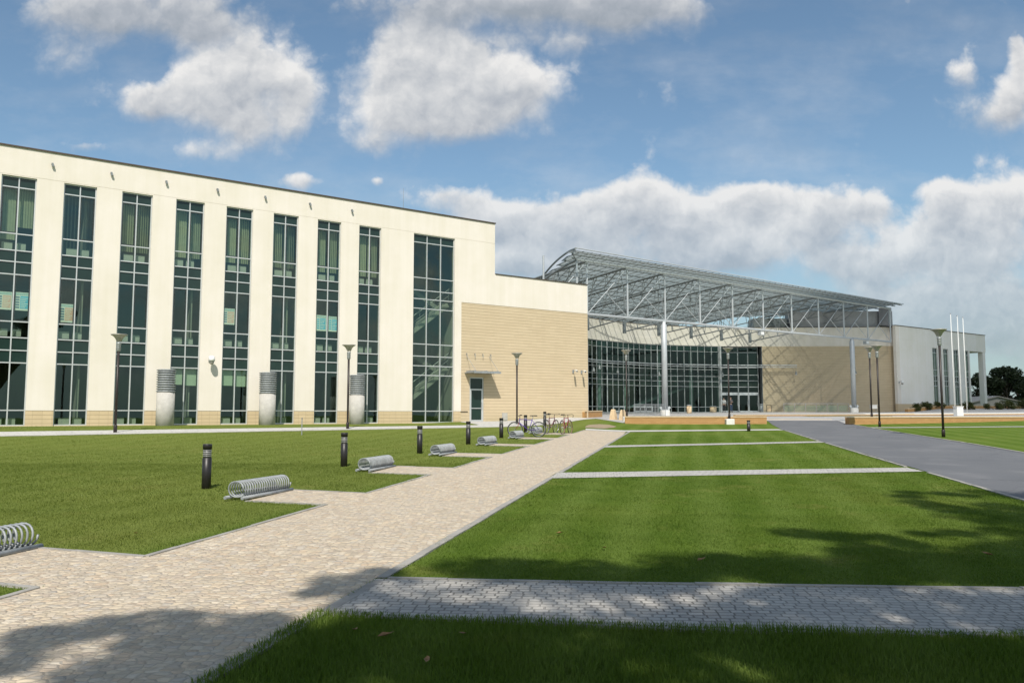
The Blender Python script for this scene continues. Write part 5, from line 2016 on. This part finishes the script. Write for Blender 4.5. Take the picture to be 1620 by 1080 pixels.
def person(label, loc, rotz, top, legs, hair, arms_folded, H=1.70):
    t = thing('person', label, 'person', loc, rotz)
    k = H / 1.75
    P, E, R_ = [], [], []

    def add(p, r, parent=None):
        P.append(tuple(c * k for c in p)); R_.append(r if isinstance(r, tuple) else r * k)
        if parent is not None:
            E.append((parent, len(P) - 1))
        return len(P) - 1
    pel = add((0, 0, 0.95), (0.15 * k, 0.10 * k))
    wa = add((0, 0.0, 1.10), (0.135 * k, 0.09 * k), pel)
    ch = add((0, 0.01, 1.32), (0.165 * k, 0.11 * k), wa)
    nb = add((0, 0.015, 1.46), 0.065, ch)
    nk = add((0, 0.005, 1.53), 0.052, nb)
    hd = add((0, -0.01, 1.62), (0.082 * k, 0.098 * k), nk)
    add((0, -0.005, 1.71), (0.068 * k, 0.082 * k), hd)
    hands = []
    for s in (-1, 1):
        sh = add((0.19 * s, 0.01, 1.41), 0.060, ch)
        if arms_folded:
            el = add((0.30 * s, -0.02, 1.14), 0.043, sh)
            wr = add((0.07 * s, -0.20, 1.17 + 0.03 * s), 0.030, el)
            hp = add((-0.01 * s, -0.215, 1.18 + 0.03 * s), 0.036, wr)
            fd = (-0.05 * s, 0.0, 0.0)
        else:
            el = add((0.235 * s, 0.015, 1.13), 0.042, sh)
            wr = add((0.245 * s, -0.07, 0.88), 0.030, el)
            hp = add((0.245 * s, -0.085, 0.82), 0.036, wr)
            fd = (0, -0.015, -0.06)
        for q in range(4):
            o = (q - 1.5) * 0.019
            off = (0, o, 0) if not arms_folded else (0, 0, o)
            f1 = add((P[hp][0] / k + off[0] + fd[0], P[hp][1] / k + off[1] + fd[1], P[hp][2] / k + off[2] + fd[2]), 0.0095, hp)
            add((P[f1][0] / k + fd[0] * 0.7, P[f1][1] / k - 0.008, P[f1][2] / k + fd[2] * (0.62 + 0.08 * (q % 3))), 0.008, f1)
        th = add((P[hp][0] / k - 0.018 * s, P[hp][1] / k - 0.035, P[hp][2] / k + 0.005), 0.010, hp)
        add((P[th][0] / k - 0.006 * s, P[th][1] / k - 0.016, P[th][2] / k - 0.022), 0.008, th)
        hp_ = add((0.095 * s, 0.0, 0.88), 0.098, pel)
        kn = add((0.11 * s, -0.015, 0.50), 0.064, hp_)
        an = add((0.115 * s, 0.015, 0.09), 0.042, kn)
        add((0.13 * s, -0.10, 0.045), 0.045, an)
        add((0.14 * s, -0.17, 0.035), 0.034, len(P) - 1)
    skin_body('body', P, E, R_, M['skin'], t)
    # clothes follow the same joints a little wider
    idx = {p: i for i, p in enumerate(P)}
    Pt = [P[pel], P[wa], P[ch], P[nb]]
    Rt = [(0.165 * k, 0.118 * k), (0.150 * k, 0.108 * k), (0.182 * k, 0.128 * k), 0.085 * k]
    Et = [(0, 1), (1, 2), (2, 3)]
    for s in (-1, 1):
        b = len(Pt)
        if arms_folded:
            arm = [(0.19 * s, 0.01, 1.41), (0.30 * s, -0.02, 1.14), (0.13 * s, -0.155, 1.165 + 0.025 * s)]
        else:
            arm = [(0.19 * s, 0.01, 1.41), (0.235 * s, 0.015, 1.13), (0.244 * s, -0.05, 0.95)]
        for q, (a, r) in enumerate(zip(arm, (0.076, 0.058, 0.048))):
            Pt.append(tuple(c * k for c in a)); Rt.append(r * k)
            Et.append((2 if q == 0 else b + q - 1, b + q))
    skin_body('jacket', Pt, Et, Rt, top, t)
    Pl = [(0, 0, 0.97 * k)]
    Rl = [(0.160 * k, 0.112 * k)]
    El = []
    for s in (-1, 1):
        b = len(Pl)
        for q, (a, r) in enumerate(zip([(0.095 * s, 0, 0.87), (0.11 * s, -0.012, 0.50), (0.115 * s, 0.012, 0.10)], (0.112, 0.080, 0.066))):
            Pl.append(tuple(c * k for c in a)); Rl.append(r * k)
            El.append((0 if q == 0 else b + q - 1, b + q))
    skin_body('trousers', Pl, El, Rl, legs, t)
    for s in (-1, 1):
        skin_body('shoe', [(0.115 * s * k, 0.03 * k, 0.05 * k), (0.13 * s * k, -0.09 * k, 0.045 * k), (0.142 * s * k, -0.185 * k, 0.036 * k)], [(0, 1), (1, 2)],
                  [0.055 * k, 0.055 * k, 0.040 * k], M['rubber'], t)
    skin_body('hair', [(0, 0.035 * k, 1.56 * k), (0, 0.035 * k, 1.65 * k), (0, 0.012 * k, 1.735 * k)], [(0, 1), (1, 2)],
              [(0.075 * k, 0.06 * k), (0.092 * k, 0.085 * k), (0.078 * k, 0.085 * k)], hair, t)
    fb = MB()
    for s in (-1, 1):
        fb.lathe([(0.004, -0.006), (0.011, 0), (0.004, 0.006)], 8, (0.034 * s * k, -0.104 * k, 1.625 * k))
    fb.build('eye', M['black'], t)
    nz = MB()
    nz.face([(-0.014 * k, -0.105 * k, 1.585 * k), (0.014 * k, -0.105 * k, 1.585 * k), (0, -0.128 * k, 1.592 * k)])
    nz.face([(-0.014 * k, -0.105 * k, 1.585 * k), (0, -0.128 * k, 1.592 * k), (0, -0.106 * k, 1.632 * k)])
    nz.face([(0.014 * k, -0.105 * k, 1.585 * k), (0, -0.106 * k, 1.632 * k), (0, -0.128 * k, 1.592 * k)])
    nz.build('nose', M['skin'], t)
    MB().box(-0.024 * k, 0.024 * k, -0.104 * k, -0.098 * k, 1.558 * k, 1.566 * k).build('mouth', M['hairbrown'], t)
    return t


person('person in dark top and blue jeans standing with folded arms before the doors', on(25.75, 97.6, 0.02), 0.35, M['greytop'], M['denim'], M['hairbrown'], True, 1.76)
person('person in white top and dark trousers standing by the left entrance door', on(25.15, 98.4, 0.02), -0.5, M['whitetop'], M['darkcloth'], M['hairdark'], False, 1.68)


# ------------------------------------------------------------------ leaves, trees, shrubs
def leaf_mat(name, c0, c1, trans=0.3):
    m, t, b = _base(name)
    geo = t.node('ShaderNodeNewGeometry')
    nz = t.noise(geo.outputs['Position'], 1.1, 3, 0.6)
    rn = geo.outputs['Random Per Island']
    c = t.mix(rn, c0, c1)
    c = t.mix(t.maprange(nz, 0.35, 0.7, 0, 0.5), c, tuple(x * 0.7 for x in c0))
    t.l.new(c, b.inputs['Base Color'])
    b.inputs['Roughness'].default_value = 0.6
    b.inputs['Specular IOR Level'].default_value = 0.25
    out = t.n['Material Output']
    tl = t.node('ShaderNodeBsdfTranslucent')
    t.l.new(c, tl.inputs[0])
    mx = t.node('ShaderNodeMixShader'); mx.inputs[0].default_value = trans
    t.l.new(b.outputs[0], mx.inputs[1]); t.l.new(tl.outputs[0], mx.inputs[2])
    t.l.new(mx.outputs[0], out.inputs[0])
    return m


M['leaf'] = leaf_mat('tree_leaves', (0.045, 0.085, 0.018), (0.085, 0.125, 0.030))
M['leaffar'] = leaf_mat('dark_far_leaves', (0.030, 0.046, 0.022), (0.050, 0.066, 0.030), 0.2)
M['shrubleaf'] = leaf_mat('shrub_leaves', (0.050, 0.080, 0.020), (0.11, 0.105, 0.035))


def leaf_mesh(name, centres, sizes, mat, parent, flat=0.5):
    n = len(centres)
    cen = np.asarray(centres)
    sz = np.asarray(sizes)[:, None]
    a = RNG.normal(size=(n, 3)); a[:, 2] *= flat
    a /= np.linalg.norm(a, axis=1, keepdims=True)
    b = RNG.normal(size=(n, 3))
    b -= a * (a * b).sum(1, keepdims=True)
    b /= np.linalg.norm(b, axis=1, keepdims=True)
    V = np.stack([cen - a * sz, cen + b * sz * 0.42 - a * sz * 0.1, cen + a * sz, cen - b * sz * 0.42 - a * sz * 0.1], 1).reshape(-1, 3)
    me = bpy.data.meshes.new(name)
    me.vertices.add(4 * n)
    me.vertices.foreach_set('co', V.ravel().astype(np.float32))
    me.loops.add(4 * n)
    me.loops.foreach_set('vertex_index', np.arange(4 * n, dtype=np.int32))
    me.polygons.add(n)
    me.polygons.foreach_set('loop_start', np.arange(0, 4 * n, 4, dtype=np.int32))
    me.materials.append(mat)
    me.update(); me.validate()
    o = bpy.data.objects.new(name, me)
    C.objects.link(o)
    o.parent = parent
    return o


def tree(label, x, y, H, trunk_r, clumps, per, leaf, mat, group, z0=None, crown_base=0.35):
    z0 = g(x, y) - 0.1 if z0 is None else z0
    t = thing('broadleaf_tree', label, 'tree', (x, y, z0), 0, group)
    tr = MB()
    top = max(c[2] for c in clumps) if clumps else H
    tr.tube([(0, 0, 0), (0.05, 0.0, H * 0.2), (-0.04, 0.05, H * 0.42), (0.05, 0, H * 0.7)], trunk_r, 10, r1=trunk_r * 0.45)
    pts, sz = [], []
    for (cx, cy, cz, r) in clumps:
        base = Vector((0.0, 0.0, min(cz * 0.75, H * 0.6) * random.uniform(0.6, 0.9)))
        tip = Vector((cx, cy, cz))
        mid = (base + tip) / 2 + Vector((random.uniform(-.2, .2), random.uniform(-.2, .2), 0.25))
        tr.tube([base, mid, tip], trunk_r * 0.34, 6, r1=trunk_r * 0.08)
        d = RNG.normal(size=(per, 3)); d /= np.linalg.norm(d, axis=1, keepdims=True)
        rr = r * (0.45 + 0.6 * RNG.random((per, 1)) ** 0.6)
        p = d * rr * np.array([1, 1, 0.78]) + np.array([cx, cy, cz])
        pts.append(p); sz.append(leaf * (0.6 + 0.8 * RNG.random(per)))
    tr.build('trunk', M['bark'], t, True)
    leaf_mesh('crown', np.concatenate(pts), np.concatenate(sz), mat, t)
    return t


def clumps_for(R, z0, z1, n, rmin, rmax, seed):
    r = random.Random(seed)
    out = []
    for _ in range(n):
        zz = r.uniform(0, 1)
        prof = math.sin(math.pi * (0.18 + 0.78 * zz)) ** 0.8
        a = r.uniform(0, 2 * math.pi)
        q = R * prof * math.sqrt(r.uniform(0.05, 1))
        out.append((q * math.cos(a), q * math.sin(a), z0 + (z1 - z0) * zz, r.uniform(rmin, rmax)))
    return out


# far trees on the right horizon
far = [(104, 185, 8.6, 5.0, 1), (110, 184, 10.2, 5.2, 2), (116, 190, 8.8, 5.2, 3), (121, 184, 10.4, 6.0, 4), (128, 188, 11.2, 6.2, 5), (137, 192, 10.6, 6.2, 6),
       (98, 215, 6.6, 5.0, 7), (93, 222, 6.0, 4.4, 8)]
names = ['dark tree rising just right of the portico column', 'dark broad tree with ragged top right of the portico, second from left',
         'lower dark tree between two taller ones behind the grey barn', 'dark tree behind the right half of the grey barn',
         'dark tree at the right edge of the photo behind the barn', 'dark tree at the far end beyond the barn',
         'small dark tree seen through the portico opening', 'low dark tree seen at the left of the portico opening']
for (x, y, h, r, sd), lab in zip(far, names):
    tree(lab, x, y, h, 0.25, clumps_for(r, 0.8, h - 0.9, 26, 0.9, 1.7, sd), 260, 0.34, M['leaffar'], 'trees on the far horizon')

# barn and house beyond
bn = thing('barn', 'grey gabled barn in front of the dark trees at right', 'barn', (93.5, 160, 1.2), math.radians(6))
MB().box(-6.2, 4.7, 0, 9, -1, 2.55).build('wall', M['barnwall'] if 'barnwall' in M else simple('barn_wall', (0.30, 0.285, 0.26), 0.85, 0, 0.12, 0.8), bn)
rf = MB()
rm_ = simple('barn_roof', (0.27, 0.255, 0.235), 0.8, 0, 0.12, 0.8)
A, Bp, Cp = (-6.5, -0.4, 2.5), (0.1, -0.4, 3.95), (5.0, -0.4, 2.95)
for p, q in ((A, Bp), (Bp, Cp)):
    rf.face([p, q, (q[0], 9.4, q[2]), (p[0], 9.4, p[2])])
    rf.face([(p[0], -0.4, p[2] - 0.18), (q[0], -0.4, q[2] - 0.18), q, p])
rf.build('roof', rm_, bn)
gb = MB(); gb.face([(-6.2, -0.002, 2.55), (4.7, -0.002, 2.55), (4.7, -0.002, 2.88), (0.1, -0.002, 3.80), (-6.2, -0.002, 2.5)]); gb.build('gable', bpy.data.materials['barn_wall'], bn)
MB().box(1.6, 2.3, -0.05, -0.004, 0.3, 1.9).build('door', M['screen'], bn)
hs = thing('farm_house', 'tiny pale house far beyond the portico', 'house', (102, 232, 1.0), 0.2)
MB().box(-3.2, 3.2, 0, 6, -1, 4.4).build('wall', M['white'], hs)
rf = MB()
rf.face([(-3.6, -0.4, 4.3), (3.6, -0.4, 4.3), (3.6, 3, 6.2), (-3.6, 3, 6.2)])
rf.face([(-3.6, 6.4, 4.3), (3.6, 6.4, 4.3), (3.6, 3, 6.2), (-3.6, 3, 6.2)])
rf.build('roof', rm_, hs)
MB().box(-0.6, 0.6, -0.03, -0.003, 1.6, 3.0).build('window', M['spandrel'], hs)


def shrub(label, x, y, r, h, mat, seed, dens=240):
    z = g(x, y)
    t = thing('shrub', label, 'shrub', (x, y, z), 0, 'shrubs before the white wing')
    cl = clumps_for(r, 0.15, h, 9, 0.22, 0.42, seed)
    pts, sz = [], []
    stb = MB()
    for (cx, cy, cz, rr) in cl:
        stb.tube([(0, 0, -0.05), (cx * .5, cy * .5, cz * .6), (cx, cy, cz)], 0.02, 5, r1=0.008)
        d = RNG.normal(size=(dens, 3)); d /= np.linalg.norm(d, axis=1, keepdims=True)
        pts.append(d * rr * (0.4 + 0.7 * RNG.random((dens, 1))) + np.array([cx, cy, cz]))
        sz.append(0.07 * (0.6 + 0.8 * RNG.random(dens)))
    stb.build('stem', M['bark'], t)
    leaf_mesh('foliage', np.concatenate(pts), np.concatenate(sz), mat, t)
    return t


SH = [(47.6, 97.6, 0.9, 0.75, 'reddish brown low shrub in the planter, left end'), (49.4, 98.6, 1.1, 0.95, 'olive shrub in the planter under the first white wing window'),
      (51.2, 99.6, 0.9, 0.8, 'low shrub in the planter right of the olive one'), (53.6, 97.5, 0.8, 0.9, 'spiky green shrub beside the left flagpole'),
      (56.8, 97.6, 1.1, 1.05, 'dark green shrub left of the portico'), (58.8, 98.4, 1.2, 1.1, 'largest dark green shrub below the portico opening'),
      (61.2, 99.4, 1.0, 0.95, 'dark green shrub at the foot of the portico column'), (63.3, 100.4, 0.9, 0.8, 'last low shrub right of the portico column')]
for i, (x, y, r, h, lab) in enumerate(SH):
    shrub(lab, x, y, r, h * 0.72 + 0.1, M['shrubleaf'], 40 + i)

# trees behind the viewer: their crowns shade the foreground
def shade_clumps(spots, ox, oy, oz):
    """crown clumps standing where the sun passes on its way to a ground spot"""
    out = []
    for (gx, gy, h, r) in spots:
        z = h
        k = z / 2.05
        out.append((gx + 0.06 * k - ox, gy - 1.80 * k - oy, z - oz, r))
    return out


TX, TY = 3.4, -2.6
rr_ = random.Random(5)
spots = []


def spray(x0, x1, y0, y1, n, h, r0, r1, skip=()):
    for _ in range(n):
        x, y = rr_.uniform(x0, x1), rr_.uniform(y0, y1)
        if any((x - a) ** 2 / c ** 2 + (y - b) ** 2 / d ** 2 < 1 for a, b, c, d in skip):
            continue
        spots.append((x, y, h + 0.45 * (y - 5.0) + rr_.uniform(-0.3, 0.3), rr_.uniform(r0, r1)))


LIT = [(0.75, 7.15, 0.95, 0.55), (1.5, 5.45, 1.0, 0.42), (3.1, 6.75, 0.35, 0.2), (-0.85, 7.6, 0.35, 0.25), (4.0, 5.2, 0.5, 0.3)]
spray(-2.2, 4.6, 4.7, 6.4, 95, 6.2, 0.26, 0.50, LIT)
spray(-1.3, 5.0, 6.4, 8.0, 58, 6.4, 0.22, 0.42, LIT)
spray(-0.6, 4.8, 8.05, 9.35, 52, 6.8, 0.22, 0.42, LIT)
spray(-4.6, -1.9, 4.6, 5.7, 13, 6.4, 0.16, 0.30)
spray(-3.4, -1.4, 5.8, 6.9, 9, 6.9, 0.10, 0.20)
spots += [(-3.1, 6.55, 7.0, 0.26), (-2.75, 6.7, 7.0, 0.28), (-2.35, 6.62, 7.1, 0.26), (-3.5, 6.3, 7.1, 0.22), (-1.95, 6.75, 7.0, 0.18),
          (-1.7, 8.15, 7.5, 0.22), (-1.45, 7.9, 7.4, 0.24), (-1.75, 7.7, 7.3, 0.15), (-1.3, 8.5, 7.6, 0.2)]
spots = [(a, b, c, r * 1.22) for a, b, c, r in spots]
tree('leafy tree behind the viewer that shades the front lawn', TX, TY, 8.2, 0.20, shade_clumps(spots, TX, TY, g(TX, TY) - 0.1), 210, 0.075, M['leaf'], 'trees shading the foreground')
TX, TY = 8.8, -1.6
spots = []
spray(4.6, 8.6, 8.0, 9.6, 26, 6.9, 0.30, 0.55)
spray(3.2, 4.8, 8.8, 10.2, 9, 6.9, 0.20, 0.36)
spray(5.4, 9.2, 9.6, 11.2, 24, 7.0, 0.28, 0.50)
spray(3.4, 6.0, 10.6, 11.4, 6, 7.0, 0.18, 0.30)
spray(6.4, 9.8, 11.2, 14.2, 26, 7.2, 0.25, 0.46)
spray(6.4, 8.4, 15.0, 15.9, 5, 7.4, 0.2, 0.3)
spray(8.6, 11.5, 13.0, 16.0, 18, 7.2, 0.3, 0.5)
spots = [(a, b, c, r * 1.22) for a, b, c, r in spots]
tree('taller leafy tree behind the viewer that shades the main lawn at right', TX, TY, 11.0, 0.24, shade_clumps(spots, TX, TY, g(TX, TY) - 0.1), 230, 0.085, M['leaf'], 'trees shading the foreground')

# an unseen cloud, shaped for its shadow, keeps the far right of the place in shade
cld = thing('clouds', 'unseen white cloud high behind the viewer, placed to shade the far right wing', 'cloud', (0, 0, 0))
cld['kind'] = 'stuff'
cm, ct, cb_ = _base('cloud_vapour')
ct.n.remove(cb_)
c_tr = ct.node('ShaderNodeBsdfTransparent')
c_tl = ct.node('ShaderNodeBsdfTranslucent'); c_tl.inputs[0].default_value = (0.9, 0.9, 0.9, 1)
c_df = ct.node('ShaderNodeBsdfDiffuse'); c_df.inputs[0].default_value = (0.9, 0.9, 0.9, 1)
c_m1 = ct.node('ShaderNodeMixShader'); c_m2 = ct.node('ShaderNodeMixShader')
ct.l.new(c_tl.outputs[0], c_m1.inputs[1]); ct.l.new(c_df.outputs[0], c_m1.inputs[2])
c_m2.inputs[0].default_value = 0.34
ct.l.new(c_tr.outputs[0], c_m2.inputs[1]); ct.l.new(c_m1.outputs[0], c_m2.inputs[2])
ct.l.new(c_m2.outputs[0], ct.n['Material Output'].inputs[0])
puff = MB()
pr_ = random.Random(3)
for (gx, gy, r) in [(52, 112, 17), (44, 106, 12), (64, 120, 18), (80, 140, 26), (100, 165, 30), (118, 190, 32), (72, 112, 16), (92, 128, 20), (56, 130, 18), (135, 205, 28), (38, 112, 9), (41, 103.5, 6)]:
    kk = 420.0 / 2.05
    cx, cy = gx + 0.06 * kk, gy - 1.80 * kk
    n1, n2 = 12, 7
    ph = pr_.uniform(0, 6)
    prof = []
    rows = []
    for i in range(n2 + 1):
        th_ = math.pi * i / n2
        row = []
        for j in range(n1):
            a = 2 * math.pi * j / n1
            q = r * (1 + 0.16 * math.sin(3 * a + ph) * math.sin(2 * th_ + ph))
            row.append((cx + q * math.sin(th_) * math.cos(a), cy + q * math.sin(th_) * math.sin(a), 420 + 0.5 * q * math.cos(th_)))
        rows.append(row)
    for i in range(n2):
        for j in range(n1):
            jj = (j + 1) % n1
            puff.face([rows[i + 1][j], rows[i + 1][jj], rows[i][jj], rows[i][j]])
puff.build('vapour', cm, cld, True)

# a few dry leaves on the grass
lv = [(-1.15, 6.2), (-0.9, 6.05), (-0.35, 6.1), (-0.55, 5.5), (1.05, 9.6), (0.6, 10.6), (2.0, 8.9), (5.2, 9.2), (-4.75, 10.6)]
for i, (x, y) in enumerate(lv):
    a = random.uniform(0, 6.28); s = random.uniform(0.035, 0.065)
    b = MB()
    ca, sa = math.cos(a), math.sin(a)
    pr = [(-1, 0, 0.0), (-0.35, 0.5, 0.35), (0.5, 0.4, 0.25), (1.1, 0, 0.5), (0.5, -0.45, 0.4), (-0.4, -0.5, 0.2)]
    q = [(s * (px * ca - py * sa), s * (px * sa + py * ca), s * pz) for px, py, pz in pr]
    for i0 in range(6):
        b.face([(0, 0, 0.0), q[i0], q[(i0 + 1) % 6]])
    o = b.build('fallen_leaf', M['leafdry'], None, loc=(x, y, g(x, y) + 0.055 if y < 6.3 else g(x, y) + 0.035))
    tag(o, 'small dry brown leaf lying on the grass', 'leaf', 'fallen leaves on the lawns')


# ------------------------------------------------------------------ grass blades
def in_poly(P, poly):
    x, y = P[:, 0], P[:, 1]
    ins = np.zeros(len(P), bool)
    n = len(poly)
    j = n - 1
    for i in range(n):
        xi, yi = poly[i]; xj, yj = poly[j]
        c = ((yi > y) != (yj > y)) & (x < (xj - xi) * (y - yi) / (yj - yi + 1e-12) + xi)
        ins ^= c
        j = i
    return ins


def blades(name, label, x0, x1, y0, y1, dens, h0, h1, w, lean=0.5, fade=None):
    n = int((x1 - x0) * (y1 - y0) * dens)
    P = np.stack([RNG.uniform(x0, x1, n), RNG.uniform(y0, y1, n)], -1)
    keep = np.abs(P[:, 0]) < 0.85 * P[:, 1] + 3.0          # what the lens and a step aside can see
    if fade:
        keep &= RNG.random(n) > np.clip((P[:, 1] - fade[0]) / (fade[1] - fade[0]), 0, 1)
    for poly in PAVED:
        c = poly.mean(0)
        grown = poly + (poly - c) / (np.linalg.norm(poly - c, axis=1, keepdims=True) + 1e-9) * -0.035
        keep &= ~in_poly(P, grown)
    P = P[keep]
    n = len(P)
    if n == 0:
        return
    # tufts: blades vary in height from patch to patch
    ph = 0.5 + 0.25 * np.sin(P[:, 0] * 3.1 + 1.7 * np.sin(P[:, 1] * 2.3)) + 0.25 * np.sin(P[:, 1] * 4.7 + P[:, 0] * 1.9)
    h = (h0 + (h1 - h0) * RNG.random(n)) * (0.75 + 0.5 * ph)
    z = G(P[:, 0], P[:, 1]) - 0.004
    a = RNG.uniform(0, 2 * np.pi, n)
    dx, dy = np.cos(a), np.sin(a)
    la = RNG.uniform(0, 2 * np.pi, n)
    lm = h * lean * RNG.random(n)
    lx, ly = np.cos(la) * lm, np.sin(la) * lm
    ww = w * (0.6 + 0.8 * RNG.random(n)) / 2
    b0 = np.stack([P[:, 0] - dx * ww, P[:, 1] - dy * ww, z], -1)
    b1 = np.stack([P[:, 0] + dx * ww, P[:, 1] + dy * ww, z], -1)
    m0 = np.stack([P[:, 0] - dx * ww * .8 + lx * .35, P[:, 1] - dy * ww * .8 + ly * .35, z + h * .6], -1)
    m1 = np.stack([P[:, 0] + dx * ww * .8 + lx * .35, P[:, 1] + dy * ww * .8 + ly * .35, z + h * .6], -1)
    tp = np.stack([P[:, 0] + lx, P[:, 1] + ly, z + h * (1 - 0.25 * lean)], -1)
    V = np.stack([b0, b1, m0, m1, tp], 1).reshape(-1, 3)
    k = np.arange(n)[:, None] * 5
    loops = np.concatenate([k + np.array([[0, 1, 3, 2]]), k + np.array([[2, 3, 4]])], 1).ravel()
    starts = np.stack([np.arange(n) * 7, np.arange(n) * 7 + 4], 1).ravel()
    me = bpy.data.meshes.new(name)
    me.vertices.add(5 * n); me.vertices.foreach_set('co', V.ravel().astype(np.float32))
    me.loops.add(7 * n); me.loops.foreach_set('vertex_index', loops.astype(np.int32))
    me.polygons.add(2 * n); me.polygons.foreach_set('loop_start', starts.astype(np.int32))
    me.materials.append(M['blades'])
    me.update(); me.validate()
    o = bpy.data.objects.new(name, me)
    C.objects.link(o)
    tag(o, label, 'grass', kind='stuff')


blades('grass', 'long shaded grass in front of the grey sett path', -2.4, 5.5, 4.6, 6.9, 5200, 0.045, 0.095, 0.0052, 0.7)
blades('grass', 'mown grass of the large lawn beyond the grey sett path', -1.6, 9.5, 7.3, 12.5, 3600, 0.018, 0.038, 0.0056, 0.9)
blades('grass', 'mown grass of the large lawn near the pale cross strip', -1.0, 11.0, 12.5, 20.0, 1700, 0.018, 0.034, 0.0080, 0.9)
blades('grass', 'mown grass of the left lawn beside the bike racks', -13.0, -2.0, 6.5, 14.0, 2200, 0.018, 0.040, 0.0062, 0.9)
blades('grass', 'mown grass of the left lawn around the bollard lights', -21.0, 0.0, 14.0, 22.0, 900, 0.022, 0.045, 0.0095, 0.8)
blades('grass', 'mown grass of the farther lawns between the paths', -32.0, 14.0, 20.0, 44.0, 300, 0.020, 0.038, 0.014, 0.8, (22.0, 44.0))
